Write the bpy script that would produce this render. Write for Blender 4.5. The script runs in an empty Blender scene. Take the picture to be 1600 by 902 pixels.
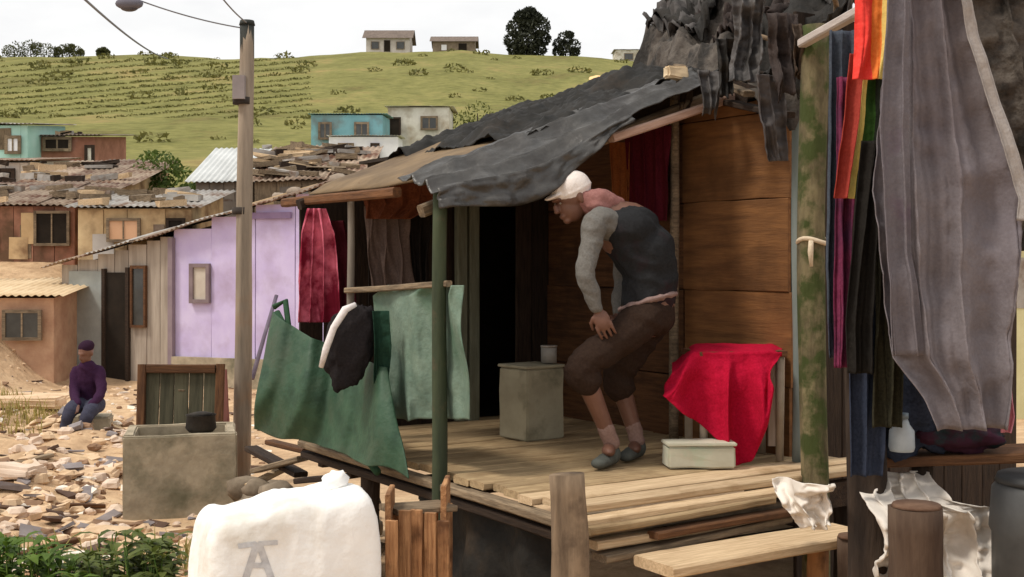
import bpy, bmesh, math, random
from mathutils import Vector, Matrix, noise
from mathutils.bvhtree import BVHTree
random.seed(7)
R = math.radians
SC = bpy.context.scene
COL = SC.collection

# ------------------------------------------------------------------ camera, sky, sun, exposure
F, H, HZ = 1931.0, 1.0, 410.0          # focal length in photo pixels, eye height, horizon row
cam_d = bpy.data.cameras.new('camera')
cam_d.sensor_width = 36.0
cam_d.sensor_fit = 'HORIZONTAL'
cam_d.lens = F / 1600 * 36
cam_d.shift_y = -(451 - HZ) / 1600
cam_d.clip_end = 2000
cam = bpy.data.objects.new('camera', cam_d)
COL.objects.link(cam)
cam.location = (0, 0, H)
cam.rotation_euler = (R(90), 0, 0)
SC.camera = cam

TO_SUN = Vector((-0.50, -0.20, 0.84)).normalized()
world = bpy.data.worlds.new('World')
SC.world = world
world.use_nodes = True
wn = world.node_tree
wn.nodes.clear()
w_out = wn.nodes.new('ShaderNodeOutputWorld')
w_bg = wn.nodes.new('ShaderNodeBackground')
w_bg.inputs['Strength'].default_value = 0.1
sky = wn.nodes.new('ShaderNodeTexSky')
sky.sky_type = 'NISHITA'
sky.sun_disc = False
sky.sun_elevation = math.asin(TO_SUN.z)
sky.sun_rotation = math.atan2(TO_SUN.x, TO_SUN.y)
sky.dust_density = 3.0
w_tc = wn.nodes.new('ShaderNodeTexCoord')
w_map = wn.nodes.new('ShaderNodeMapping')
w_map.inputs['Scale'].default_value = (1.0, 1.0, 2.6)
w_noise = wn.nodes.new('ShaderNodeTexNoise')
w_noise.inputs['Scale'].default_value = 2.6
w_noise.inputs['Detail'].default_value = 6
w_noise.inputs['Roughness'].default_value = 0.55
w_ramp = wn.nodes.new('ShaderNodeValToRGB')
w_ramp.color_ramp.elements[0].position = 0.36
w_ramp.color_ramp.elements[0].color = (9.3, 9.3, 9.4, 1)
w_ramp.color_ramp.elements[1].position = 0.56
w_ramp.color_ramp.elements[1].color = (11.4, 11.3, 11.1, 1)
w_mix = wn.nodes.new('ShaderNodeMixRGB')
w_mix.inputs['Fac'].default_value = 0.9
L = wn.links.new
L(w_tc.outputs['Generated'], w_map.inputs['Vector'])
L(w_map.outputs['Vector'], w_noise.inputs['Vector'])
L(w_noise.outputs['Fac'], w_ramp.inputs['Fac'])
L(sky.outputs['Color'], w_mix.inputs['Color1'])
L(w_ramp.outputs['Color'], w_mix.inputs['Color2'])
L(w_mix.outputs['Color'], w_bg.inputs['Color'])
L(w_bg.outputs['Background'], w_out.inputs['Surface'])

sun_d = bpy.data.lights.new('sun', 'SUN')
sun_d.energy = 2.4
sun_d.angle = R(11)
sun_d.color = (1.0, 0.94, 0.84)
sun = bpy.data.objects.new('sun', sun_d)
COL.objects.link(sun)
sun.rotation_euler = TO_SUN.to_track_quat('Z', 'Y').to_euler()

SC.render.engine = 'CYCLES'
SC.view_settings.view_transform = 'Standard'
SC.view_settings.look = 'None'
SC.view_settings.exposure = 0.0
SC.view_settings.gamma = 1.0
SC.cycles.use_denoising = True
SC.cycles.max_bounces = 6

# ------------------------------------------------------------------ helpers
def P(px, py, d):
    return Vector(((px - 800) / F * d, d, H - (py - HZ) / F * d))

C0 = Vector((0.237, 5.08, 0))
U = Vector((0.835, 0.551, 0)).normalized()
V = Vector((-0.551, 0.835, 0)).normalized()
def W(u, v, z=0.0):
    return C0 + U * u + V * v + Vector((0, 0, z))
def roof_z(u):
    return 1.40 + 0.37 * u

def on_left(px, off=-.1):   # depth of the porch's left side plane seen in a photo column
    k = (px - 800) / F
    p = W(off, 0)
    v_ = (k * p.y - p.x) / (V.x - k * V.y)
    return (p + V * v_).y

def srgb(r, g, b, k=1.0):
    f = lambda c: (c / 255 / 12.92 if c / 255 <= 0.04045 else ((c / 255 + 0.055) / 1.055) ** 2.4) * k
    return (f(r), f(g), f(b), 1)

def N3(p, s=1.0):
    return noise.noise(Vector(p) * s)

def lerp(a, b, t):
    return a + (b - a) * t
def sstep(a, b, x):
    t = max(0.0, min(1.0, (x - a) / (b - a)))
    return t * t * (3 - 2 * t)

MATS = {}
def mat(name, c1, c2=None, scale=6.0, rough=0.9, bump=0.3, bscale=None, stretch=(1, 1, 1), c3=None, s3=1.0,
        p3=(0.55, 0.7), vary=0.0, spec=0.3, bdist=0.01, contrast=(0.35, 0.65), sheen=0.0):
    """mottled procedural surface: two tones on noise, an optional third tone in larger stains, fine bump"""
    if name in MATS:
        return MATS[name]
    m = bpy.data.materials.new(name)
    m.use_nodes = True
    nt = m.node_tree
    b = nt.nodes['Principled BSDF']
    b.inputs['Roughness'].default_value = rough
    b.inputs['Specular IOR Level'].default_value = spec
    if sheen:
        b.inputs['Sheen Weight'].default_value = sheen
    tc = nt.nodes.new('ShaderNodeTexCoord')
    oi = nt.nodes.new('ShaderNodeObjectInfo')
    off = nt.nodes.new('ShaderNodeVectorMath'); off.operation = 'SCALE'
    comb = nt.nodes.new('ShaderNodeCombineXYZ')
    for i in range(3):
        nt.links.new(oi.outputs['Random'], comb.inputs[i])
    off.inputs['Scale'].default_value = 37.0
    nt.links.new(comb.outputs[0], off.inputs[0])
    add = nt.nodes.new('ShaderNodeVectorMath'); add.operation = 'ADD'
    nt.links.new(tc.outputs['Object'], add.inputs[0])
    nt.links.new(off.outputs[0], add.inputs[1])
    mp = nt.nodes.new('ShaderNodeMapping')
    mp.inputs['Scale'].default_value = stretch
    nt.links.new(add.outputs[0], mp.inputs['Vector'])
    n1 = nt.nodes.new('ShaderNodeTexNoise')
    n1.inputs['Scale'].default_value = scale
    n1.inputs['Detail'].default_value = 8
    n1.inputs['Roughness'].default_value = 0.65
    nt.links.new(mp.outputs[0], n1.inputs['Vector'])
    rp = nt.nodes.new('ShaderNodeValToRGB')
    rp.color_ramp.elements[0].position = contrast[0]
    rp.color_ramp.elements[1].position = contrast[1]
    rp.color_ramp.elements[0].color = c1
    rp.color_ramp.elements[1].color = c2 or c1
    nt.links.new(n1.outputs['Fac'], rp.inputs['Fac'])
    col = rp.outputs['Color']
    if c3:
        n3 = nt.nodes.new('ShaderNodeTexNoise')
        n3.inputs['Scale'].default_value = s3
        n3.inputs['Detail'].default_value = 6
        n3.inputs['Roughness'].default_value = 0.6
        nt.links.new(add.outputs[0], n3.inputs['Vector'])
        r3 = nt.nodes.new('ShaderNodeValToRGB')
        r3.color_ramp.elements[0].position = p3[0]
        r3.color_ramp.elements[1].position = p3[1]
        nt.links.new(n3.outputs['Fac'], r3.inputs['Fac'])
        mx = nt.nodes.new('ShaderNodeMixRGB')
        nt.links.new(r3.outputs['Color'], mx.inputs['Fac'])
        nt.links.new(col, mx.inputs['Color1'])
        mx.inputs['Color2'].default_value = c3
        col = mx.outputs['Color']
    if vary:
        hs = nt.nodes.new('ShaderNodeHueSaturation')
        mr = nt.nodes.new('ShaderNodeMapRange')
        mr.inputs['To Min'].default_value = 1 - vary
        mr.inputs['To Max'].default_value = 1 + vary
        nt.links.new(oi.outputs['Random'], mr.inputs['Value'])
        nt.links.new(mr.outputs[0], hs.inputs['Value'])
        nt.links.new(col, hs.inputs['Color'])
        col = hs.outputs['Color']
    nt.links.new(col, b.inputs['Base Color'])
    if bump:
        n2 = nt.nodes.new('ShaderNodeTexNoise')
        n2.inputs['Scale'].default_value = bscale or scale * 4
        n2.inputs['Detail'].default_value = 6
        nt.links.new(mp.outputs[0], n2.inputs['Vector'])
        bp = nt.nodes.new('ShaderNodeBump')
        bp.inputs['Strength'].default_value = bump
        bp.inputs['Distance'].default_value = bdist
        nt.links.new(n2.outputs['Fac'], bp.inputs['Height'])
        nt.links.new(bp.outputs[0], b.inputs['Normal'])
    MATS[name] = m
    return m

def leafy(name, c1, c2, scale=3.0, trans=0.35):
    if name in MATS:
        return MATS[name]
    m = mat(name, c1, c2, scale=scale, rough=0.6, bump=0, spec=0.25)
    nt = m.node_tree
    b = nt.nodes['Principled BSDF']
    tr = nt.nodes.new('ShaderNodeBsdfTranslucent')
    mx = nt.nodes.new('ShaderNodeMixShader')
    mx.inputs['Fac'].default_value = trans
    src = b.inputs['Base Color'].links[0].from_socket
    nt.links.new(src, tr.inputs['Color'])
    nt.links.new(b.outputs[0], mx.inputs[1])
    nt.links.new(tr.outputs[0], mx.inputs[2])
    nt.links.new(mx.outputs[0], nt.nodes['Material Output'].inputs['Surface'])
    return m

class MB:
    """collects geometry for one mesh object (world coordinates)"""
    def __init__(s):
        s.v, s.f, s.mi = [], [], []
    def add(s, vs, fs, mi=0):
        o = len(s.v)
        s.v += [Vector(p) for p in vs]
        s.f += [tuple(i + o for i in f) for f in fs]
        s.mi += [mi] * len(fs)
    def box(s, M, sx, sy, sz, mi=0, jit=0.0):
        vs = []
        for z in (-.5, .5):
            for x, y in ((-.5, -.5), (.5, -.5), (.5, .5), (-.5, .5)):
                p = Vector((x * sx, y * sy, z * sz))
                if jit:
                    p += Vector((random.uniform(-jit, jit), random.uniform(-jit, jit), random.uniform(-jit, jit)))
                vs.append(M @ p)
        s.add(vs, [(3, 2, 1, 0), (4, 5, 6, 7), (0, 1, 5, 4), (1, 2, 6, 5), (2, 3, 7, 6), (3, 0, 4, 7)], mi)
    def grid(s, fn, nu, nv, mi=0, mfn=None):
        o = len(s.v)
        for j in range(nv + 1):
            for i in range(nu + 1):
                s.v.append(Vector(fn(i / nu, j / nv)))
        for j in range(nv):
            for i in range(nu):
                a = o + j * (nu + 1) + i
                s.f.append((a, a + 1, a + nu + 2, a + nu + 1))
                s.mi.append(mfn((i + .5) / nu, (j + .5) / nv) if mfn else mi)
    def tube(s, pts, rads, n=8, mi=0, cap=True, rough=0.0, seed=0.0):
        pts = [Vector(p) for p in pts]
        o = len(s.v)
        up = None
        for k, p in enumerate(pts):
            d = (pts[min(k + 1, len(pts) - 1)] - pts[max(k - 1, 0)]).normalized()
            if up is None:
                up = Vector((0, 0, 1)) if abs(d.z) < 0.9 else Vector((1, 0, 0))
            a = d.cross(up).normalized()
            up = a.cross(d).normalized()
            r = rads[k] if hasattr(rads, '__len__') else rads
            for i in range(n):
                t = 2 * math.pi * i / n
                rr = r
                if rough:
                    rr = r * (1 + rough * noise.noise(Vector((math.cos(t) * 1.7 + seed, math.sin(t) * 1.7, 3 * p.length + seed))))
                s.v.append(p + (a * math.cos(t) + up * math.sin(t)) * rr)
        for k in range(len(pts) - 1):
            for i in range(n):
                j = (i + 1) % n
                s.f.append((o + k * n + i, o + k * n + j, o + (k + 1) * n + j, o + (k + 1) * n + i))
                s.mi.append(mi)
        if cap:
            s.f.append(tuple(o + i for i in reversed(range(n)))); s.mi.append(mi)
            e = o + (len(pts) - 1) * n
            s.f.append(tuple(e + i for i in range(n))); s.mi.append(mi)
    def ellip(s, c, r, M=None, nu=16, nv=12, mi=0, fn=None):
        c = Vector(c)
        def g(a, b):
            th = 2 * math.pi * a
            ph = math.pi * b
            q = Vector((math.sin(ph) * math.cos(th), math.sin(ph) * math.sin(th), -math.cos(ph)))
            if fn:
                q = fn(q)
            q = Vector((q.x * r[0], q.y * r[1], q.z * r[2]))
            return c + (M @ q if M else q)
        s.grid(g, nu, nv, mi)
    def mesh(s, name):
        me = bpy.data.meshes.new(name)
        me.from_pydata([tuple(p) for p in s.v], [], s.f)
        me.polygons.foreach_set('material_index', s.mi)
        me.update()
        return me
    def build(s, name, mats, parent=None, smooth=True, solid=0.0, weld=False):
        me = s.mesh(name)
        if weld:
            bm = bmesh.new(); bm.from_mesh(me)
            bmesh.ops.remove_doubles(bm, verts=bm.verts, dist=1e-4)
            bmesh.ops.recalc_face_normals(bm, faces=bm.faces)
            bm.to_mesh(me); bm.free()
        return link(name, me, mats, parent, smooth, solid)

def link(name, me, mats, parent=None, smooth=True, solid=0.0, M=None):
    o = bpy.data.objects.new(name, me)
    COL.objects.link(o)
    if not isinstance(mats, (list, tuple)):
        mats = [mats]
    if not me.materials:
        for m in mats:
            me.materials.append(m)
        if smooth:
            me.polygons.foreach_set('use_smooth', [True] * len(me.polygons))
    base = M or Matrix.Identity(4)
    if parent:
        o.parent = parent
        acc = Vector((0, 0, 0))
        q = parent
        pm = Matrix.Identity(4)
        chain = []
        while q:
            chain.append(q); q = q.parent
        for q in reversed(chain):
            pm = pm @ q.matrix_basis
        o.matrix_basis = pm.inverted() @ base
    else:
        o.matrix_basis = base
    if solid:
        md = o.modifiers.new('thickness', 'SOLIDIFY')
        md.thickness = solid
        md.offset = 0
    return o

def tag(o, label=None, cat=None, group=None, kind=None):
    if label: o['label'] = label
    if cat: o['category'] = cat
    if group: o['group'] = group
    if kind: o['kind'] = kind
    return o

def thing(name, label, cat, loc, group=None):
    o = bpy.data.objects.new(name, None)
    COL.objects.link(o)
    o.empty_display_size = 0.1
    o.location = loc
    o.matrix_basis = Matrix.Translation(loc)
    return tag(o, label, cat, group)

def frame_from(p0, p1, up=Vector((0, 0, 1))):
    x = (p1 - p0).normalized()
    y = up.cross(x)
    if y.length < 1e-4:
        y = Vector((0, 1, 0)).cross(x)
    y.normalize()
    z = x.cross(y)
    M = Matrix((x, y, z)).transposed().to_4x4()
    M.translation = (p0 + p1) / 2
    return M

def plank(name, p0, p1, w, t, m, parent=None, up=Vector((0, 0, 1)), warp=0.006, seg=6, ragged=0.01):
    """one board: local X along its length, Y its width, Z its thickness, chamfered and slightly warped"""
    p0, p1 = Vector(p0), Vector(p1)
    l = (p1 - p0).length
    M = frame_from(p0, p1, up)
    ch = min(w, t) * 0.18
    prof = [(-w/2, -t/2+ch), (-w/2, t/2-ch), (-w/2+ch, t/2), (w/2-ch, t/2), (w/2, t/2-ch), (w/2, -t/2+ch), (w/2-ch, -t/2), (-w/2+ch, -t/2)]
    vs, fs = [], []
    sd = random.uniform(0, 99)
    e0, e1 = random.uniform(-ragged, ragged), random.uniform(-ragged, ragged)
    for k in range(seg + 1):
        x = -l / 2 + l * k / seg + (e0 if k == 0 else e1 if k == seg else 0)
        dy = warp * noise.noise(Vector((x * 1.3 + sd, 0, 0)))
        dz = warp * noise.noise(Vector((x * 1.1, sd, 5)))
        dw = 1 + 0.05 * noise.noise(Vector((x * 4 + sd, 9, 0)))
        for y, z in prof:
            vs.append((x, y * dw + dy, z + dz))
    for k in range(seg):
        for i in range(8):
            j = (i + 1) % 8
            fs.append((k*8+i, k*8+j, (k+1)*8+j, (k+1)*8+i))
    fs.append(tuple(reversed(range(8)))); fs.append(tuple(seg*8+i for i in range(8)))
    me = bpy.data.meshes.new(name)
    me.from_pydata(vs, [], [tuple(reversed(f)) for f in fs])
    return link(name, me, m, parent, smooth=False, M=M)

def post(name, p0, p1, r0, r1, m, parent=None, n=14, seg=14, bend=0.012, rough=0.18):
    p0, p1 = Vector(p0), Vector(p1)
    sd = random.uniform(0, 50)
    pts, rr = [], []
    for k in range(seg + 1):
        t = k / seg
        p = p0.lerp(p1, t)
        p += Vector((noise.noise(Vector((t * 2.1, sd, 0))), noise.noise(Vector((t * 2.1, sd, 7))), 0)) * bend
        pts.append(p)
        rr.append(lerp(r0, r1, t) * (1 + 0.06 * noise.noise(Vector((t * 6, sd, 3)))))
    b = MB(); b.tube(pts, rr, n, rough=rough, seed=sd)
    return b.build(name, m, parent, smooth=True)

def drape(name, rows, mats, parent=None, nfold=4, amp=0.02, nu=56, nv=72, seed=0.0, crumple=0.012, solid=0.004, dist=None, hem=0.0, taper=0.5):
    """hanging cloth: rows = (py, px_left, px_right, depth_left, depth_right) from top to bottom; pleats run down it"""
    rows = [r if len(r) == 5 else (r[0], r[1], r[2], r[3], r[3]) for r in rows]
    ys = [0.0]
    for a, b in zip(rows, rows[1:]):
        ys.append(ys[-1] + abs(b[0] - a[0]) + 0.3 * abs(b[1] - a[1]) + 1)
    ys = [y / ys[-1] for y in ys]
    def row(t):
        for k in range(len(rows) - 1):
            if t <= ys[k + 1] or k == len(rows) - 2:
                q = (t - ys[k]) / (ys[k + 1] - ys[k])
                return [lerp(a, b, q) for a, b in zip(rows[k], rows[k + 1])]
    def fn(s, t):
        py, xl, xr, dl, dr = row(t)
        py += hem * t * noise.noise(Vector((s * 3.1 + seed, 4, 0))) * 30
        d = lerp(dl, dr, s)
        base = P(lerp(xl, xr, s), py, d)
        ph = 0.7 * noise.noise(Vector((s * 1.4 + seed, t * 1.2, 1.0)))
        ph2 = noise.noise(Vector((s * 3 + seed, t * 0.8, 8.0)))
        a = amp * (taper + (1 - taper) * math.sin(min(1, t * 1.3) * math.pi / 2))
        off = a * (math.sin(2 * math.pi * (nfold * s + ph) + seed) + 0.3 * math.sin(2 * math.pi * (nfold * 2.3 * s + ph2) + 2 * seed))
        off += crumple * noise.fractal(base * 5 + Vector((seed, 0, 0)), 0.8, 2.0, 4)
        dg = base.x * .8 + base.z
        off += amp * .22 * math.sin(dg * 38 + 5 * noise.noise(base * 3 + Vector((seed, 1, 0)))) * max(0, noise.noise(base * 2.2 + Vector((0, seed, 4))))
        wob = amp * 0.5 * math.cos(2 * math.pi * (nfold * s + ph) + seed)
        return base + Vector((wob, -off, 0))
    b = MB()
    if dist:
        def mfn(s, t):
            for k, e in enumerate(dist):
                if s <= e: return k
            return len(dist) - 1
        b.grid(fn, nu, nv, mfn=mfn)
    else:
        b.grid(fn, nu, nv)
    return b.build(name, mats, parent, solid=solid)

def coons(tl, tr, br, bl, fn=None):
    def g(s, t):
        p = tl.lerp(tr, s).lerp(bl.lerp(br, s), t)
        return p + fn(s, t, p) if fn else p
    return g

# ------------------------------------------------------------------ materials
wood_grey = mat('weathered_wood', srgb(98, 84, 68), srgb(150, 130, 105), scale=5, stretch=(1.2, 14, 14), rough=0.9, bump=0.5, vary=0.22, c3=srgb(70, 58, 46), s3=3.0, p3=(0.52, 0.75))
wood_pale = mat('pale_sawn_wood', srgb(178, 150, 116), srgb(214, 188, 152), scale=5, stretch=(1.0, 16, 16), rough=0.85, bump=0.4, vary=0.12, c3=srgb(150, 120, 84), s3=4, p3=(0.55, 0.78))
wood_floor = mat('worn_shaded_floor_wood', srgb(146, 122, 90), srgb(188, 162, 124), scale=4, stretch=(1.0, 14, 14), rough=0.8, bump=0.45, vary=0.14, c3=srgb(122, 98, 68), s3=3, p3=(0.5, 0.75))
wood_brown = mat('brown_wood', srgb(76, 50, 32), srgb(112, 76, 48), scale=4, stretch=(1.2, 12, 12), rough=0.85, bump=0.5, vary=0.2, c3=srgb(60, 40, 26), s3=2.5, p3=(0.55, 0.75))
ply_orange = mat('orange_brown_board', srgb(100, 66, 38), srgb(132, 90, 52), scale=3, stretch=(1.0, 9, 9), rough=0.75, bump=0.3, vary=0.1, c3=srgb(84, 54, 28), s3=1.8, p3=(0.5, 0.7))
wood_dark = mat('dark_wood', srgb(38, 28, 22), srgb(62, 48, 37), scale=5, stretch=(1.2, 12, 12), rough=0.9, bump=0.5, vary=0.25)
bark_grey = mat('grey_bark', srgb(96, 80, 64), srgb(152, 130, 106), scale=9, stretch=(1, 1, 0.16), rough=0.95, bump=0.8, c3=srgb(66, 52, 42), s3=5, p3=(0.5, 0.7))
bark_brown = mat('brown_bark', srgb(108, 74, 46), srgb(170, 122, 80), scale=10, stretch=(1, 1, 0.14), rough=0.95, bump=0.9, c3=srgb(72, 48, 32), s3=6, p3=(0.5, 0.7))
bark_dark = mat('dark_bark', srgb(36, 28, 23), srgb(64, 52, 43), scale=11, stretch=(1, 1, 0.2), rough=0.95, bump=1.0, vary=0.1)
bark_moss = mat('mossy_bark', srgb(74, 66, 48), srgb(130, 118, 88), scale=11, stretch=(1, 1, 0.3), rough=0.95, bump=1.0, c3=srgb(62, 70, 34), s3=7, p3=(0.45, 0.58))
green_post = mat('green_painted_post', srgb(42, 50, 36), srgb(66, 74, 52), scale=8, stretch=(1, 1, 0.2), rough=0.8, bump=0.5, c3=srgb(84, 74, 56), s3=7, p3=(0.58, 0.72))
pole_wood = mat('pole_wood', srgb(122, 110, 96), srgb(164, 148, 130), scale=9, stretch=(1, 1, 0.1), rough=0.9, bump=0.7, c3=srgb(150, 114, 82), s3=1.0, p3=(0.52, 0.68))
tarp_grey = mat('grey_plastic_tarp', srgb(44, 42, 39), srgb(76, 73, 69), scale=7, rough=0.38, bump=0.5, bscale=34, spec=0.6, c3=srgb(44, 39, 34), s3=5, p3=(0.46, 0.66))
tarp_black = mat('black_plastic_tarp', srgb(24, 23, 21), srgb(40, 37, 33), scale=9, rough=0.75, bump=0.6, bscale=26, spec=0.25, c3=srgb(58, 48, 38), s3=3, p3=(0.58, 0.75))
tarp_roof = mat('dusty_roof_tarp', srgb(62, 54, 48), srgb(98, 90, 82), scale=9, rough=0.8, bump=0.8, bscale=26, c3=srgb(38, 34, 30), s3=5, p3=(0.46, 0.6), bdist=0.02)
tan_board = mat('tan_board', srgb(102, 84, 62), srgb(132, 110, 82), scale=4, rough=0.85, bump=0.4, c3=srgb(74, 58, 46), s3=2.2, p3=(0.5, 0.7))
tin = mat('tin_sheet', srgb(140, 134, 126), srgb(178, 172, 164), scale=3, rough=0.55, bump=0.2, spec=0.5, vary=0.15, c3=srgb(112, 84, 62), s3=1.6, p3=(0.52, 0.66))
tin_rust = mat('rusted_tin_sheet', srgb(128, 108, 92), srgb(166, 148, 128), scale=3, rough=0.75, bump=0.3, vary=0.2, c3=srgb(96, 62, 44), s3=2.0, p3=(0.45, 0.62))
concrete = mat('concrete', srgb(146, 134, 114), srgb(180, 166, 142), scale=5, rough=0.95, bump=0.5, c3=srgb(108, 104, 84), s3=2.6, p3=(0.5, 0.7))
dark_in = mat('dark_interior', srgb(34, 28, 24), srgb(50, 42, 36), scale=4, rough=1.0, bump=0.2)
def cloth(n, a, b, **k):
    k.setdefault('scale', 90)
    k.setdefault('contrast', (.25, .75))
    m = mat(n, a, b, rough=0.95, bump=0.55, bscale=26, spec=0.08, bdist=0.012, **k)
    return m

# ------------------------------------------------------------------ ground and hill
PROF = [(-40, -.9), (19.5, -.9), (22, -.4), (26, .6), (30, 1.7), (40, 3.5), (60, 6.4), (100, 13.4), (150, 24.3), (200, 34.7), (225, 32), (300, 14), (420, 0)]
RIDGE = [(-3000, 70), (0, 86), (360, 88), (560, 81), (720, 77), (850, 88), (1000, 101), (1300, 130), (4000, 240)]
def interp(tab, x):
    if x <= tab[0][0]: return tab[0][1]
    for (a, b), (c, d) in zip(tab, tab[1:]):
        if x <= c:
            return lerp(b, d, (x - a) / (c - a))
    return tab[-1][1]
def ground_z(x, y):
    z = interp(PROF, y)
    if y > 30:
        px = 800 + F * x / y
        k = ((HZ - interp(RIDGE, px)) / F * 200) / 33.7
        z = lerp(z, 1 + (z - 1) * k, sstep(30, 120, y))
    z += 1.15 * sstep(-6.9, -8.4, x) * sstep(14.5, 20, y) * (1 - sstep(24, 34, y))
    z += .16 * sstep(-2.6, -3.6, x) * sstep(7, 9, y) * (1 - sstep(16, 19, y)) * noise.fractal(Vector((x * 1.1, y * 1.1, 8)), .8, 2.0, 4)
    amp = 0.05 + 0.25 * sstep(20, 60, y) + 0.5 * sstep(60, 200, y)
    z += amp * noise.fractal(Vector((x * 0.35 / (1 + y * .04), y * 0.35 / (1 + y * .04), 3)), 0.9, 2.0, 4)
    return z

soil = mat('dry_soil', srgb(172, 140, 108), srgb(214, 184, 146), scale=1.3, rough=1.0, bump=0.8, bscale=14, c3=srgb(138, 108, 84), s3=0.9, p3=(0.46, 0.62), bdist=0.03)
def ground_material():
    m = bpy.data.materials.new('soil_and_grass')
    m.use_nodes = True
    nt = m.node_tree
    b = nt.nodes['Principled BSDF']
    b.inputs['Roughness'].default_value = 1.0
    b.inputs['Specular IOR Level'].default_value = 0.1
    geo = nt.nodes.new('ShaderNodeNewGeometry')
    def tex(scale, detail=8, rough=0.65, st=(1, 1, 1)):
        mp = nt.nodes.new('ShaderNodeMapping'); mp.inputs['Scale'].default_value = st
        nt.links.new(geo.outputs['Position'], mp.inputs['Vector'])
        n = nt.nodes.new('ShaderNodeTexNoise')
        n.inputs['Scale'].default_value = scale; n.inputs['Detail'].default_value = detail; n.inputs['Roughness'].default_value = rough
        nt.links.new(mp.outputs[0], n.inputs['Vector'])
        return n.outputs['Fac']
    def ramp(src, stops):
        r = nt.nodes.new('ShaderNodeValToRGB')
        el = r.color_ramp.elements
        while len(el) < len(stops): el.new(0.5)
        for e, (p, c) in zip(el, stops):
            e.position = p; e.color = c
        nt.links.new(src, r.inputs['Fac'])
        return r.outputs['Color']
    def mix(f, a, c):
        x = nt.nodes.new('ShaderNodeMixRGB')
        nt.links.new(f, x.inputs['Fac']); nt.links.new(a, x.inputs['Color1']); nt.links.new(c, x.inputs['Color2'])
        return x.outputs['Color']
    s1 = ramp(tex(1.4), [(0.32, srgb(152, 120, 92)), (0.5, srgb(200, 166, 130)), (0.68, srgb(226, 198, 160))])
    s2 = ramp(tex(6), [(0.3, srgb(132, 106, 82)), (0.6, srgb(212, 182, 146))])
    half = nt.nodes.new('ShaderNodeValue'); half.outputs[0].default_value = 0.45
    so = mix(half.outputs[0], s1, s2)
    g1 = ramp(tex(0.11, 10, 0.7, (1, 0.45, 1)), [(0.34, srgb(98, 88, 52)), (0.45, srgb(112, 114, 62)), (0.55, srgb(132, 130, 76)), (0.66, srgb(162, 138, 92))])
    g2 = ramp(tex(0.9, 8, 0.7), [(0.38, srgb(82, 80, 44)), (0.58, srgb(140, 132, 80))])
    gr = mix(half.outputs[0], g1, g2)
    sep = nt.nodes.new('ShaderNodeSeparateXYZ')
    nt.links.new(geo.outputs['Position'], sep.inputs[0])
    mr = nt.nodes.new('ShaderNodeMapRange')
    mr.inputs['From Min'].default_value = 23; mr.inputs['From Max'].default_value = 40
    nt.links.new(sep.outputs['Y'], mr.inputs['Value'])
    ad = nt.nodes.new('ShaderNodeMath'); ad.operation = 'ADD'
    sc = nt.nodes.new('ShaderNodeMath'); sc.operation = 'MULTIPLY_ADD'
    nt.links.new(tex(0.35), sc.inputs[0]); sc.inputs[1].default_value = 1.2; sc.inputs[2].default_value = -0.6
    nt.links.new(mr.outputs[0], ad.inputs[0]); nt.links.new(sc.outputs[0], ad.inputs[1])
    fac = ramp(ad.outputs[0], [(0.25, (0, 0, 0, 1)), (0.6, (1, 1, 1, 1))])
    nt.links.new(mix(fac, so, gr), b.inputs['Base Color'])
    bp = nt.nodes.new('ShaderNodeBump'); bp.inputs['Strength'].default_value = 0.7; bp.inputs['Distance'].default_value = 0.04
    nt.links.new(tex(11), bp.inputs['Height']); nt.links.new(bp.outputs[0], b.inputs['Normal'])
    return m
GM = ground_material()

ys = [-40, -10, 0]
y = 2.0
while y < 420:
    ys.append(y); y *= 1.035
    if ys[-1] < 24: y = min(y, ys[-1] + 0.35)
xs_n = 150
b = MB()
def gfn(s, t):
    k = t * (len(ys) - 1)
    yy = ys[int(round(k))]
    half = 26 + max(0, yy) * 1.1
    q = (s * 2 - 1)
    q = q * (0.35 + 0.65 * q * q)
    x = q * half
    return (x, yy, ground_z(x, yy))
b.grid(gfn, xs_n, len(ys) - 1)
tag(b.build('ground', GM), kind='structure')

# ------------------------------------------------------------------ hill vegetation, far houses
grass_far = leafy('hill_scrub_leaves', srgb(84, 86, 42), srgb(122, 116, 62), scale=0.6)
def leafcloud(b, c, r, n, size, flat=1.0, seed=0):
    rnd = random.Random(seed)
    for _ in range(n):
        while True:
            q = Vector((rnd.uniform(-1, 1), rnd.uniform(-1, 1), rnd.uniform(-1, 1)))
            if q.length <= 1: break
        q = q.normalized() * (q.length ** 0.4)
        p = Vector(c) + Vector((q.x * r[0], q.y * r[1], q.z * r[2]))
        s = size * rnd.uniform(0.6, 1.4)
        a = Vector((rnd.gauss(0, 1), rnd.gauss(0, 1), rnd.gauss(0, 1))).normalized()
        e = a.orthogonal().normalized()
        f = a.cross(e)
        th = rnd.uniform(0, 6.28)
        e, f = e * math.cos(th) + f * math.sin(th), f * math.cos(th) - e * math.sin(th)
        b.add([p - e * s, p - f * s * .45, p + e * s + a * s * .2, p + f * s * .45], [(0, 1, 2, 3)])

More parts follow.
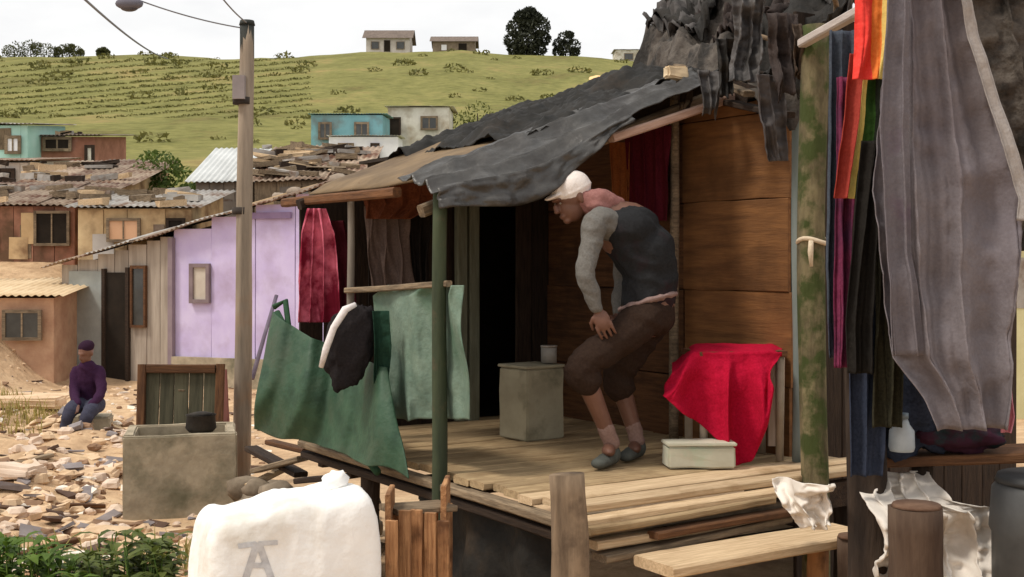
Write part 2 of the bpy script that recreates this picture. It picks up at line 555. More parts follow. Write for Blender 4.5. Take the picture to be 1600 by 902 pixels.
b = MB()
rnd = random.Random(5)
for i in range(110):
    px = rnd.uniform(-60, 1050)
    yy = rnd.uniform(42, 195)
    x = (px - 800) / F * yy
    r = rnd.uniform(0.25, 0.8) * (0.4 + yy / 170)
    leafcloud(b, (x, yy, ground_z(x, yy) + r * .3), (r * 1.6, r, r * .5), 40, r * .34, seed=i)
def hill_depth(px, py):
    lo = 50.0
    while lo < 199:
        x = (px - 800) / F * lo
        if HZ - (ground_z(x, lo) - H) * F / lo <= py: return lo
        lo += 1.0
    return None
for k in range(15):      # crop rows running up the slope at left
    for i in range(90):
        px = lerp(-50, 480, i / 89) + rnd.uniform(-2, 2)
        py = 106 + k * 8.6 - .09 * px + rnd.uniform(-.8, .8)
        if py > 186 or py < 92 or rnd.random() < .06: continue
        yy = hill_depth(px, py)
        if not yy: continue
        x = (px - 800) / F * yy
        r = rnd.uniform(2.1, 3.6) / F * yy
        leafcloud(b, (x, yy, ground_z(x, yy) + r * .3), (r * 2.2, r * .9, r * .6), 22, r * .55, seed=5000 + k * 90 + i)
o = b.build('hill_scrub', grass_far, smooth=False)
tag(o, 'low olive scrub and dry tufts dotted over the hillside', 'scrub', kind='stuff')

tree_dark = leafy('dark_tree_leaves', srgb(34, 38, 28), srgb(62, 64, 46), scale=0.5, trans=0.2)
def tree(name, label, px, d, h, r, lm, trunk_m, lobes, n=260, size=0.35, seed=1, cat='tree', group=None, sink=0.2):
    x = (px - 800) / F * d
    z0 = ground_z(x, d) - sink
    t = thing(name, label, cat, Vector((x, d, z0)), group)
    rnd = random.Random(seed)
    tb = MB()
    tb.tube([(x, d, z0), (x + .05 * h * .1, d, z0 + h * .35), (x, d, z0 + h * .8)], [h * .035, h * .025, h * .008], 8)
    cb = MB()
    for k, (lx, ly, lz, lr) in enumerate(lobes):
        c = Vector((x + lx * r, d + ly * r, z0 + lz * h))
        tb.tube([(x, d, z0 + h * max(.18, lz * .5)), (lerp(x, c.x, .5), lerp(d, c.y, .5), lerp(z0 + h * lz * .5, c.z, .6)), c], [h * .015, h * .01, h * .004], 6)
        leafcloud(cb, c, (lr * r, lr * r, lr * r * .85), n, size, seed=seed * 31 + k)
    tb.build('trunk', trunk_m, t)
    cb.build('crown', lm, t, smooth=False)
    return t
tree('dark_tree', 'big dark round-topped tree standing on the skyline', 824, 199, 7.4, 3.2, tree_dark, bark_dark,
     [(0, 0, .8, .62), (-.45, .2, .62, .62), (.5, -.2, .62, .66), (0, .3, .5, .8), (-.7, 0, .34, .5), (.75, .1, .38, .45), (.1, -.3, .3, .7), (.12, 0, .93, .36), (-.3, 0, .84, .4), (-.5, 0, .14, .5), (.5, 0, .15, .5), (0, 0, .12, .6), (.42, 0, .82, .34)], n=360, size=0.34, seed=3)
tree('dark_tree', 'small dark rounded tree just right of the big skyline tree', 884, 200, 3.9, 2.0, tree_dark, bark_dark,
     [(0, 0, .75, .7), (-.5, 0, .5, .6), (.55, 0, .45, .65), (0, 0, .3, .8), (-.6, 0, .2, .5), (.7, 0, .18, .45), (.3, 0, .9, .35)], n=260, size=0.26, seed=8)
bush_far = leafy('skyline_bush_leaves', srgb(66, 70, 40), srgb(96, 96, 58), scale=0.5, trans=0.2)
for k, (px, w, h, lab) in enumerate([(48, 4.2, 1.9, 'long low bush on the skyline at far left'), (108, 2.2, 2.2, 'taller round bush second from left on the skyline'), (161, 1.0, 1.5, 'tiny dark bush third from left on the skyline')]):
    tree('skyline_bush', lab, px, 200, h, w, bush_far, bark_dark, [(-.8, 0, .5, .3), (-.5, 0, .6, .4), (.5, 0, .55, .42), (.85, 0, .4, .28), (0, 0, .7, .4), (0, .2, .4, .5), (-.7, 0, .2, .4), (.6, 0, .2, .45), (.2, 0, .82, .22)], n=150, size=0.22, seed=20 + k, cat='bush', group='bushes on the skyline')

def corr_sheet(name, p, eu, ev, lu, lv, m, parent, pitch=0.076, amp=0.012, t=0.004, ripple=0.01, seed=0):
    """corrugated sheet: ridges run along ev"""
    n = max(8, int(lu / pitch * 6))
    n = min(n, 160)
    b = MB()
    nn = eu.cross(ev).normalized()
    if nn.z < 0: nn = -nn
    def g(s, q):
        o = p + eu * (s * lu) + ev * (q * lv)
        a = amp * math.sin(2 * math.pi * s * lu / pitch) + ripple * noise.noise(Vector((s * lu * 1.2 + seed, q * lv * 1.2, seed)))
        return o + nn * a
    b.grid(g, n, 6)
    return b.build(name, m, parent, solid=t)

offw = mat('offwhite_plaster', srgb(188, 178, 168), srgb(206, 198, 188), scale=1.5, bump=0.1)
tanwall = mat('tan_wall', srgb(186, 156, 116), srgb(212, 186, 144), scale=1.6, bump=0.3, vary=0.12, c3=srgb(132, 104, 76), s3=1.3, p3=(.46, .64))
greyboard_ = mat('grey_hut_board', srgb(120, 110, 100), srgb(150, 138, 124), scale=2, bump=.3, vary=.12)
def shack(name, label, px0, px1, py_top, d, depth, wall_m, roof_m, yaw=0.0, fall=0.0, openings=(), wall_pieces=None, overhang=0.2, group=None, rise=0.12, pitch=0.12, gable=0.0, cat='shack', boards=True):
    """small house: front edge between two photo columns at depth d; sunk into the slope; openings = (kind, s0, s1, z0, z1, material)"""
    a = P(px0, py_top, d); c = P(px1, py_top, d)
    ct = (a + c) / 2
    w = (c - a).length
    zt = a.z
    X = Vector((math.cos(yaw), math.sin(yaw), 0)); Y = Vector((-math.sin(yaw), math.cos(yaw), 0))
    o = ct - X * w / 2; o.z = 0
    zb = min(ground_z(q.x, q.y) for q in (o, o + X * w, o + Y * depth, o + X * w + Y * depth)) - 0.15
    t = thing(name, label, cat, Vector((ct.x, ct.y, zb)), group)
    top = lambda s: zt + fall * (s - .5) * w
    b = MB()
    pts = [o, o + X * w, o + X * w + Y * depth, o + Y * depth]
    hs = [top(0), top(1), top(1) + rise * depth, top(0) + rise * depth]
    vs = [Vector((p.x, p.y, zb)) for p in pts] + [Vector((p.x, p.y, h)) for p, h in zip(pts, hs)]
    fs = [(0, 1, 5, 4), (1, 2, 6, 5), (2, 3, 7, 6), (3, 0, 4, 7)]
    if gable:
        g0 = o + Y * depth / 2; g1 = o + X * w + Y * depth / 2
        vs += [Vector((g0.x, g0.y, zt + gable)), Vector((g1.x, g1.y, zt + gable))]
        fs += [(3, 0, 4, 8, 7), (1, 2, 6, 9, 5)]
        fs = [f for f in fs if f not in ((1, 2, 6, 5), (3, 0, 4, 7))]
    b.add(vs, fs)
    b.build('wall', wall_m, t, smooth=False)
    if boards:   # upright wall boards/sheets on the front
        s = 0.0
        rr = random.Random(int(px0 * 7 + py_top))
        while s < w - 0.02:
            bw = min(rr.uniform(.32, .7) if w > 2 else rr.uniform(.2, .4), w - s)
            zz = top((s + bw / 2) / w) - 0.02
            q = o + X * (s + bw / 2) - Y * (0.012 + rr.uniform(0, .01))
            plank('wall_panel', Vector((q.x, q.y, zb)), Vector((q.x, q.y, zz)), bw - 0.012, 0.02, wall_m, t, up=-Y, seg=2, warp=0.004)
            s += bw
    if boards:
        rr = random.Random(int(px1 * 3 + py_top))
        for k in range(max(3, int(w * 2.2))):
            pw, ph = rr.uniform(.2, .55), rr.uniform(.25, .7)
            sx_ = rr.uniform(pw / 2, max(pw / 2 + .01, w - pw / 2)); zc = top(sx_ / w) - rr.uniform(.25, .8)
            q = o + X * sx_ - Y * (.034 + .004 * k)
            plank('wall_patch', Vector((q.x, q.y, zc - ph / 2)), Vector((q.x + rr.uniform(-.03, .03), q.y, zc + ph / 2)), pw, .006, rr.choice([tin, tin_rust, greyboard_, wood_grey, tanwall, offw]), t, up=-Y, seg=2, warp=.004)
    if gable:
        for sg in (0, 1):
            e = o - X * overhang + (Y * -overhang if sg == 0 else Y * (depth + overhang))
            e.z = zt - gable * overhang / (depth / 2)
            rg = o - X * overhang + Y * depth / 2; rg.z = zt + gable + .02
            ev = (rg - e)
            corr_sheet('roof_sheet', e + Vector((0, 0, .03)), X, ev.normalized(), w + 2 * overhang, ev.length, roof_m, t, pitch=pitch * 2, amp=.02)
    else:
        n = max(1, int(round((w + 2 * overhang) / 0.9)))
        eu = (X + Vector((0, 0, fall))).normalized()
        ev = (Y + Vector((0, 0, rise))).normalized()
        e = o - X * overhang - Y * overhang
        e.z = top(-overhang / w) - rise * overhang + 0.05
        step = (w + 2 * overhang) / n
        for k in range(n):
            corr_sheet('roof_sheet', e + eu * step * k + Vector((0, 0, 0.012 * (k % 2))), eu, ev, step * 1.07, depth + 2 * overhang + random.uniform(-.1, .15), roof_m, t, pitch=pitch, amp=.015, seed=k + px0)
    for (kind, s0, s1, z0, z1, m) in openings:   # z from the wall top downwards, metres
        zt0 = top((s0 + s1) / 2)
        cc = o + X * (s0 + s1) / 2 * w - Y * 0.09
        cw = (s1 - s0) * w
        q = MB()
        Mx = Matrix((X, Y, Vector((0, 0, 1)))).transposed().to_4x4()
        Mx.translation = Vector((cc.x, cc.y, zt0 - (z0 + z1) / 2))
        q.box(Mx, cw, 0.04, z1 - z0)
        part = q.build(kind, m, t, smooth=False)
        if kind in ('window', 'door'):
            fr = wood_grey if kind == 'window' else wood_dark
            tk = 0.05 if d < 26 else 0.09
            for (x0, zc, ww, hh) in ((-cw / 2, (z0 + z1) / 2, tk, z1 - z0 + tk), (cw / 2, (z0 + z1) / 2, tk, z1 - z0 + tk), (0, z0, cw - tk, tk), (0, z1, cw - tk, tk)):
                if kind == 'door' and zc == z1: continue
                q = MB(); M2 = Mx.copy(); M2.translation = Vector((cc.x, cc.y, 0)) + X * x0 - Y * 0.015 + Vector((0, 0, zt0 - zc))
                q.box(M2, ww, 0.06, hh)
                q.build('frame', fr, part, smooth=False)
            if kind == 'window' and d < 60:
                q = MB(); M2 = Mx.copy(); M2.translation = Vector((cc.x, cc.y, 0)) - Y * 0.02 + Vector((0, 0, zt0 - (z0 + z1) / 2))
                q.box(M2, tk * .5, .03, z1 - z0 - tk); q.build('mullion', fr, part, smooth=False)
    return t

cream = mat('cream_plaster', srgb(206, 200, 184), srgb(228, 222, 208), scale=1.5, bump=0.1, c3=srgb(164, 148, 124), s3=1.2, p3=(.46, .7))
aqua = mat('aqua_paint', srgb(112, 158, 164), srgb(132, 178, 182), scale=1.2, bump=0.1, c3=srgb(120, 128, 124), s3=1.1, p3=(.48, .68))
aqua_roof = mat('pale_aqua_tin', srgb(160, 206, 192), srgb(184, 220, 208), scale=1.2, bump=0.1)
glass = mat('dark_window_glass', srgb(44, 44, 42), srgb(70, 70, 66), scale=2, rough=0.2, bump=0, spec=0.6)
opening_shade = mat('painted_opening_shade', srgb(30, 24, 18), srgb(44, 36, 28), scale=3, rough=1, bump=0)  # near-black colour on solid slabs, painted shade of open doors and windows
brownroof = mat('brown_roof', srgb(104, 92, 84), srgb(126, 112, 102), scale=1.5, bump=0.2)
pinkbrick = mat('pink_brick_wall', srgb(140, 94, 74), srgb(170, 118, 96), scale=2.5, bump=0.3, c3=srgb(170, 130, 116), s3=1.2)
whitepaint = mat('white_paint', srgb(224, 222, 224), srgb(238, 236, 236), scale=2, bump=0.05)
redwall = mat('red_brown_wall', srgb(136, 90, 74), srgb(172, 126, 104), scale=1.6, bump=0.3, vary=0.15, c3=srgb(98, 74, 56), s3=1.3, p3=(.44, .64))
yellowwall = mat('pale_yellow_wall', srgb(196, 190, 144), srgb(214, 208, 166), scale=1.6, bump=0.2)

shack('hilltop_house', 'pale pitched-roof house on the skyline left of the low brown house', 572, 640, 58, 202, 6, offw, brownroof, openings=[('window', .12, .3, .8, 2.0, glass), ('door', .42, .55, .6, 2.4, opening_shade), ('window', .7, .88, .8, 2.0, glass)], overhang=.6, gable=1.6, boards=False, cat='house')
shack('hilltop_house', 'low brown-roofed house on the skyline beside the big tree', 676, 742, 64, 202, 6, mat('brown_plaster', srgb(120, 104, 88), srgb(146, 130, 110), scale=1.5, bump=.1), brownroof, openings=[('window', .2, .34, .6, 1.6, whitepaint), ('door', .62, .8, .5, 2.0, opening_shade)], overhang=.5, gable=1.2, boards=False, cat='house')
shack('hilltop_house', 'pale sandy house on the skyline partly behind the tarp roof', 962, 1030, 78, 196, 6, cream, tin, openings=[('window', .2, .4, .6, 1.6, glass)], overhang=.3, rise=0.05, boards=False, cat='house')
shack('blue_house', 'turquoise house with white lower annex on the lower hillside', 486, 598, 180, 52, 3, aqua, aqua, openings=[('window', .12, .28, .35, 1.0, glass), ('window', .62, .8, .35, 1.0, glass)], overhang=.12, rise=0.05, boards=False, cat='house')
shack('white_annex', 'low white flat-roofed annex in front of the turquoise house', 514, 622, 214, 49, 2, whitepaint, whitepaint, openings=[('door', .62, .72, .3, 1.4, glass), ('window', .15, .35, .3, .6, glass)], overhang=.1, rise=0.03, boards=False, cat='house')
shack('cream_house', 'cream flat-roofed house right of the turquoise house', 606, 702, 168, 56, 4, cream, cream, openings=[('door', .03, .2, .5, 1.9, opening_shade), ('window', .55, .8, .45, 1.0, glass)], overhang=.15, rise=0.04, boards=False, cat='house')

b = MB()   # bare sandy cut on the hillside
def bare(s, t):
    px = lerp(905, 1065, s); yy = lerp(118, 150, t)
    x = (px - 800) / F * yy
    e = min(s, 1 - s, t, 1 - t)
    return (x + noise.noise(Vector((s * 6, t * 6, 0))) * 1.2, yy + noise.noise(Vector((s * 5, t * 5, 7))) * 2.5, ground_z(x, yy) + 0.5 * sstep(0, .18, e) - .35)
b.grid(bare, 24, 14)
tag(b.build('bare_earth', mat('bare_orange_sand', srgb(232, 184, 122), srgb(244, 206, 150), scale=.4, bump=.3)), kind='structure')

# shacks at far left
shack('aqua_shack', 'pale turquoise shack at the left edge below the hill', -70, 44, 196, 36, 3, aqua_roof, tin, openings=[('window', .72, .9, .35, .8, whitepaint)], rise=0.1, boards=True)
shack('brick_shack', 'pinkish brick shack with dark flat roof below the hillside', 52, 148, 214, 37, 3, pinkbrick, brownroof, openings=[('window', .2, .62, .05, .4, opening_shade), ('door', .88, .99, .3, 1.3, cream)], rise=0.1, boards=False)
shack('white_shack', 'whitewashed shack under rusty tin roof at the left edge', -60, 44, 254, 31, 3, offw, tin_rust, openings=[('door', .6, .8, .2, 1.4, opening_shade)], rise=0.1)
shack('tin_roof_shack', 'long low shack with layered tin roof left of the green bush', 36, 196, 290, 27.5, 3.5, tanwall, tin_rust, openings=[('window', .1, .3, .2, .6, opening_shade), ('window', .5, .75, .2, .7, opening_shade)], rise=0.22)
shack('red_shack', 'red-brown board shack with a dark open window at the left edge', -80, 118, 322, 23, 2.6, redwall, tin_rust, openings=[('window', .70, .96, .12, .72, opening_shade)], rise=0.2)
shack('tan_shack', 'tan and orange board shack between the red shack and purple house', 122, 300, 326, 22.2, 2.4, tanwall, tin, openings=[('window', .28, .55, .2, .58, mat('orange_panel', srgb(206, 158, 120), srgb(220, 176, 140), scale=2, bump=.1)), ('door', .8, .94, .2, 1.5, opening_shade)], rise=0.16)
shack('low_brick_hut', 'low brick hut with one dark window at the left edge', -90, 84, 466, 19, 1.6, mat('brick_red_wall', srgb(172, 132, 106), srgb(200, 164, 134), scale=3, bump=.4, c3=srgb(150, 120, 100), s3=1.5), mat('sandy_slab', srgb(206, 178, 140), srgb(226, 202, 166), scale=2, bump=.3), openings=[('window', .58, .9, .2, .62, glass)], rise=0.12, overhang=.15, boards=False)

shack('rusty_shack', 'rusty tin-roofed shack behind the purple house roof, right of the pole', 398, 556, 282, 25, 3, wood_grey, tin_rust, openings=[('window', .55, .75, .15, .5, opening_shade)], rise=0.3, fall=.02)
shack('pale_roof_shack', 'shack with pale tin roof between the green bush and the pole', 306, 396, 284, 26.5, 2.5, greyboard_, mat('pale_tin', srgb(186, 188, 186), srgb(206, 208, 206), scale=2, rough=.5, bump=.1), rise=0.35)
shack('grey_hut', 'small grey hut with dark doorway above the rusty shack', 436, 508, 246, 33, 2, wood_grey, brownroof, openings=[('door', .3, .6, .15, 1.0, opening_shade)], rise=0.1)
jb = MB(); rj = random.Random(77)
for i in range(50):   # junk thrown on the tin roofs
    px = rj.uniform(400, 556); dd = rj.uniform(24.9, 27.8)
    c = P(px, 0, dd); c.z = P(0, 282, 25).z + .12 + .3 * (dd - 25) + .02 * (c.x + 4.2)
    jb.box(Matrix.Translation(c) @ Matrix.Rotation(rj.uniform(-.5, .5), 4, 'Z') @ Matrix.Rotation(rj.uniform(-.2, .2), 4, 'Y'), rj.uniform(.15, .9), rj.uniform(.06, .3), rj.uniform(.03, .14), mi=rj.choice([0, 0, 1, 2, 2, 3]), jit=.02)
for (x0, x1, da, db, pyt, dt, rs, n_) in ((0, 190, 27.4, 30.5, 290, 27.5, .22, 26), (-20, 116, 22.9, 25, 322, 23, .2, 14), (124, 296, 22.1, 24.2, 326, 22.2, .16, 22), (60, 145, 37, 39.5, 214, 37, .1, 8)):
    for i in range(n_):
        px = rj.uniform(x0, x1); dd = rj.uniform(da, db)
        c = P(px, 0, dd); c.z = P(0, pyt, dt).z + .11 + rs * (dd - dt)
        jb.box(Matrix.Translation(c) @ Matrix.Rotation(rj.uniform(-.6, .6), 4, 'Z') @ Matrix.Rotation(rj.uniform(-.15, .15), 4, 'Y'), rj.uniform(.1, .8), rj.uniform(.06, .25), rj.uniform(.04, .16), mi=rj.choice([0, 0, 1, 2, 3]), jit=.02)
tag(jb.build('roof_junk', [wood_grey, wood_dark, tin, wood_pale], smooth=False), 'planks and scrap strewn over the shack roofs', 'junk', kind='stuff')
bushm = leafy('bush_leaves', srgb(62, 84, 32), srgb(104, 120, 56), scale=1.5)
tree('green_bush', 'round green bush among the tin roofs', 246, 30, 1.9, 1.0, bushm, bark_dark, [(-.5, 0, .5, .6), (.4, 0, .55, .65), (0, 0, .75, .6), (.8, .1, .4, .45), (-.85, 0, .35, .4), (0, -.3, .35, .7)], n=420, size=0.075, seed=41, cat='bush', sink=.3)
for k, (px, d, h, lab) in enumerate([(186, 34, 1.2, 'small olive bush left of the round green bush'), (505, 40, 1.3, 'dark green bush below the white annex'), (746, 60, 2.6, 'olive shrub on the slope right of the cream house')]):
    tree('slope_bush', lab, px, d, h, h * .6, leafy('slope_bush_leaves', srgb(74, 80, 36), srgb(118, 120, 58), scale=1.5), bark_dark, [(-.5, 0, .5, .6), (.5, 0, .5, .6), (0, 0, .75, .55), (0, 0, .35, .7)], n=240, size=0.09, seed=51 + k, cat='bush', group='bushes on the slope')

# ------------------------------------------------------------------ purple row house
lilac = mat('lilac_paint', srgb(194, 178, 220), srgb(212, 200, 232), scale=1.4, bump=0.15, c3=srgb(176, 158, 186), s3=1.6, p3=(.5, .76), vary=.05)
greyboard = mat('grey_board', srgb(140, 128, 116), srgb(170, 158, 144), scale=2, bump=0.3, vary=.12, stretch=(.5, 5, 5))
blueboard = mat('bluegrey_door_paint', srgb(140, 144, 140), srgb(162, 166, 162), scale=2, bump=.2)
A = Vector((-7.35, 20.2, 0)); B = Vector((-2.2, 18.2, 0))
hx = (B - A).normalized(); hy = Vector((-hx.y, hx.x, 0)); hl = (B - A).length
zA, zB = 0.92, 2.22
h_top = lambda s: lerp(zA, zB, s / hl)
row = thing('purple_house', 'long low house, half grey boards and half lilac paint, under sloping tin roof', 'house', A + Vector((0, 0, -1)))
s_split = None
def s_of_px(px):   # distance along the front wall seen in a photo column
    k = (px - 800) / F
    return (k * A.y - A.x) / (hx.x - k * hx.y)
s_split = s_of_px(272)
s = 0.0
rr = random.Random(11)
def house_board(s0, s1, m, z0=-1.1, off=0.0, name='wall_board', zt=None):
    c = A + hx * (s0 + s1) / 2 - hy * off
    return plank(name, Vector((c.x, c.y, z0)), Vector((c.x, c.y, zt if zt is not None else h_top((s0 + s1) / 2))), s1 - s0 - 0.008, 0.025, m, row, up=-hy, seg=3, warp=0.004)
while s < hl:
    bw = rr.uniform(.24, .42) if s < s_split else rr.uniform(.5, .8)
    e = min(s + bw, hl)
    if s < s_split < e: e = s_split
    house_board(s, e, greyboard if s < s_split - .01 else lilac, off=rr.uniform(0, .012))
    s = e
b = MB()
Mh = Matrix((hx, hy, Vector((0, 0, 1)))).transposed().to_4x4()
pb = [A + hy * .05, B + hy * .05, B + hy * 3, A + hy * 3]
hz = [zA - .02, zB - .02, zB + .5, zA + .5]
b.add([Vector((p.x, p.y, -1.1)) for p in pb] + [Vector((p.x, p.y, z)) for p, z in zip(pb, hz)], [(0, 1, 5, 4), (1, 2, 6, 5), (2, 3, 7, 6), (3, 0, 4, 7)])
b.build('inner_wall', wood_dark, row, smooth=False)
eu = (hx + Vector((0, 0, (zB - zA) / hl))).normalized(); ev = (hy + Vector((0, 0, .2))).normalized()
for k in range(7):
    p0 = A - hx * .25 - hy * .22 + hx * (hl + .6) / 7 * k
    p0.z = h_top(-.25 + (hl + .6) / 7 * k) + .04 + .02 * (k % 2)
    corr_sheet('roof_sheet', p0, eu, ev, (hl + .6) / 7 * 1.08, 3.4 + random.uniform(-.2, .3), tin if k in (1, 3, 6) else tin_rust, row, pitch=.09, amp=.014, ripple=.04, seed=k)
def house_rect(name, px0, px1, py0, py1, m, off=.03, th=.03, parent=None):
    s0, s1 = s_of_px(px0), s_of_px(px1)
    c = A + hx * (s0 + s1) / 2 - hy * off
    z0 = H - (py0 - HZ) / F * c.y; z1 = H - (py1 - HZ) / F * c.y
    q = MB(); M2 = Mh.copy(); M2.translation = Vector((c.x, c.y, (z0 + z1) / 2))
    q.box(M2, abs(s1 - s0), th, abs(z0 - z1))
    return q.build(name, m, parent or row, smooth=False)
house_rect('door', 112, 164, 424, 600, blueboard, .05)
house_rect('doorway', 169, 201, 426, 596, opening_shade, .035)  # solid dark slab, the shade inside the opening is its colour
d2 = house_rect('door_frame', 164, 169, 420, 596, wood_dark, .06, .06)
house_rect('door_frame', 201, 206, 418, 596, wood_dark, .06, .06)
wnd = house_rect('window', 211, 229, 420, 508, glass, .04)
for q in ((208, 211, 415, 512), (229, 232, 415, 512), (211, 229, 415, 420), (211, 229, 508, 512)):
    house_rect('frame', *q, wood_brown, .055, .06, wnd)
wnd = house_rect('window', 306, 326, 418, 468, mat('cream_blind', srgb(176, 164, 150), srgb(196, 186, 172), scale=3, bump=.1), .04)
for q in ((300, 306, 412, 474), (326, 331, 412, 474), (306, 326, 412, 418), (306, 326, 468, 474)):
    house_rect('frame', *q, mat('mauve_frame', srgb(116, 100, 104), srgb(134, 118, 120), scale=4, bump=.1), .055, .06, wnd)
house_rect('corner_post', 268, 275, 372, 600, mat('mauve_post', srgb(128, 112, 120), srgb(146, 130, 134), scale=3, bump=.2), .06, .08)
house_rect('plinth', 275, 456, 560, 620, concrete, .07, .1)
house_rect('fascia', 396, 458, 332, 342, mat('purple_trim', srgb(124, 104, 138), srgb(144, 124, 156), scale=3, bump=.1), .06, .04)
# things lying on that roof
for k, (s0, q0, ln, m_, an) in enumerate([(3.9, .5, 1.1, wood_pale, .2), (4.6, 1.4, 1.3, wood_grey, -.3), (5.0, .8, .9, wood_grey, .5), (4.3, 2.2, 1.2, wood_dark, .1), (3.3, 1.5, .9, wood_pale, -.1)]):
    c = A + hx * s0 + hy * q0; c.z = h_top(s0) + .2 * q0 + .11
    dr = (hx * math.cos(an) + hy * math.sin(an)); dr.z = (zB - zA) / hl * math.cos(an) + .2 * math.sin(an)
    o = plank('roof_plank', c - dr * ln / 2, c + dr * ln / 2, .14, .04, m_)
    tag(o, ['pale plank lying on the tin roof nearest its front edge', 'long grey plank lying across the middle of the tin roof', 'short grey plank angled on the tin roof near the porch', 'dark plank lying at the back of the tin roof', 'pale plank on the tin roof behind the utility pole'][k], 'plank', 'planks weighing down the tin roof')
stone_m = mat('stone', srgb(136, 122, 108), srgb(176, 160, 142), scale=5, bump=.5, vary=.2)
def rock(b, c, r, seed):
    b.ellip(c, (r, r * .8, r * .6), None, 8, 6, fn=lambda q: q * (1 + .35 * noise.noise(q * 1.4 + Vector((seed, 0, 0)))))
for k, (s0, q0, r) in enumerate([(4.2, .3, .13), (4.9, .4, .15), (3.6, .8, .12)]):
    c = A + hx * s0 + hy * q0; c.z = h_top(s0) + .2 * q0 + .11
    b = MB(); rock(b, c, r, k * 3.1)
    tag(b.build('roof_stone', stone_m, weld=True), ['middle of three stones on the tin roof edge', 'large stone on the tin roof edge nearest the porch', 'smallest stone on the tin roof beside the utility pole'][k], 'stone', 'stones weighing down the tin roof')

# ------------------------------------------------------------------ utility pole and cables
pz = ground_z(-2.3, 10.5)
pole = thing('utility_pole', 'leaning brown wooden utility pole in front of the purple house', 'pole', Vector((-2.3, 10.5, pz)))
pt, pb_ = P(386, 36, 10.6), Vector((-2.3, 10.5, pz - .2))
post('shaft', pb_, pt, .085, .058, pole_wood, pole, n=16, seg=24, bend=.02)
b = MB(); b.tube([pt - Vector((0, 0, .31)), pt - Vector((0, 0, .02))], [.062, .062], 12); b.tube([pt - Vector((0, 0, .02)), pt + Vector((0, 0, .02))], [.07, .06], 12)
b.build('pole_cap', mat('black_pole_cap', srgb(48, 50, 48), srgb(64, 66, 62), scale=5, bump=.1), pole)
b = MB(); M2 = Matrix.Translation(P(374, 137, 10.5)); b.box(M2, .1, .09, .2); b.build('meter_box', mat('grey_box_paint', srgb(140, 130, 128), srgb(156, 146, 144), scale=4, bump=.1), pole, smooth=False)
for zpy in (158, 330):
    b = MB(); c = P(378 if zpy < 200 else 377, zpy, 10.56); b.tube([c - Vector((0, 0, .03)), c + Vector((0, 0, .03))], [.078, .078], 14); b.build('metal_band', mat('dark_band', srgb(52, 46, 42), srgb(70, 62, 56), scale=6, bump=.2), pole)
cable_m = mat('cable', srgb(120, 120, 124), srgb(136, 136, 140), scale=3, bump=0)
def cable(p0, p1, sag, r, label):
    b = MB(); pts = []
    for k in range(17):
        t = k / 16
        q = p0.lerp(p1, t); q.z -= sag * 4 * t * (1 - t); pts.append(q)
    b.tube(pts, r, 6)
    return tag(b.build('overhead_cable', cable_m), label, 'cable')
cable(pt - Vector((0, 0, .05)), P(200, -6, 10.0), .03, .006, 'thin pale cable from the pole top to the hanging grey box')
cable(pt, P(320, -40, 8.0), .03, .006, 'short steep cable leaving the pole top upward')
cable(P(80, -50, 16), P(262, 92, 48), .2, .022, 'thin grey cable slanting down to the skyline left of the pole')
c = P(202, 6, 10.0)
bx = thing('street_lamp', 'dark grey streetlight head hanging on the cable at the sky\'s top left', 'lamp', c)
b = MB(); b.ellip(c, (.115, .06, .05), None, 16, 8); b.build('housing', mat('lamp_grey', srgb(96, 94, 104), srgb(116, 114, 122), scale=4, bump=.05), bx)
b = MB(); b.ellip(c - Vector((0, 0, .03)), (.075, .04, .035), None, 14, 8); b.build('lens', mat('lamp_lens', srgb(60, 58, 64), srgb(84, 82, 88), scale=4, bump=0, rough=.3), bx)

# ------------------------------------------------------------------ yard: block, board, scrap, plants
def slab(name, c, sx, sy, sz, yaw, m, parent=None, bev=.02, seed=0, nz=.012):
    bm = bmesh.new()
    bmesh.ops.create_cube(bm, size=1)
    bmesh.ops.scale(bm, vec=(sx, sy, sz), verts=bm.verts)
    bmesh.ops.bevel(bm, geom=bm.edges[:], offset=bev, segments=2, affect='EDGES')
    bmesh.ops.subdivide_edges(bm, edges=bm.edges[:], cuts=2, use_grid_fill=True)
    for v in bm.verts:
        v.co += v.normal * nz * noise.fractal(v.co * 7 + Vector((seed, 0, 0)), .8, 2, 3)
    me = bpy.data.meshes.new(name); bm.to_mesh(me); bm.free()
    M = Matrix.Translation(c) @ Matrix.Rotation(yaw, 4, 'Z')
    return link(name, me, m, parent, smooth=False, M=M)

bc = P(272, 745, 9.3); gz = ground_z(bc.x, bc.y)
blk = thing('concrete_trough', 'square grey concrete wash trough on the sandy yard', 'trough', Vector((bc.x, 9.4, gz)))
ztop = H - (682 - HZ) / F * 9.1
wdt = .82
yw = R(14)
cz = (ztop + gz - .05) / 2; hh = ztop - gz + .05
X = Vector((math.cos(yw), math.sin(yw), 0)); Y = Vector((-math.sin(yw), math.cos(yw), 0))
ctr = Vector((bc.x, 9.5, cz))
for nm, off, sx, sy in (('front_wall', -Y * .32, wdt, .08), ('back_wall', Y * .32, wdt, .08), ('side_wall', -X * (wdt / 2 - .04), .08, .555), ('side_wall', X * (wdt / 2 - .04), .08, .555)):
    slab(nm, ctr + off, sx, sy, hh, yw, concrete, blk, bev=.012, seed=sx * 9)
slab('floor_slab', Vector((ctr.x, ctr.y, cz - .1)), wdt - .18, .54, .06, yw, concrete, blk)
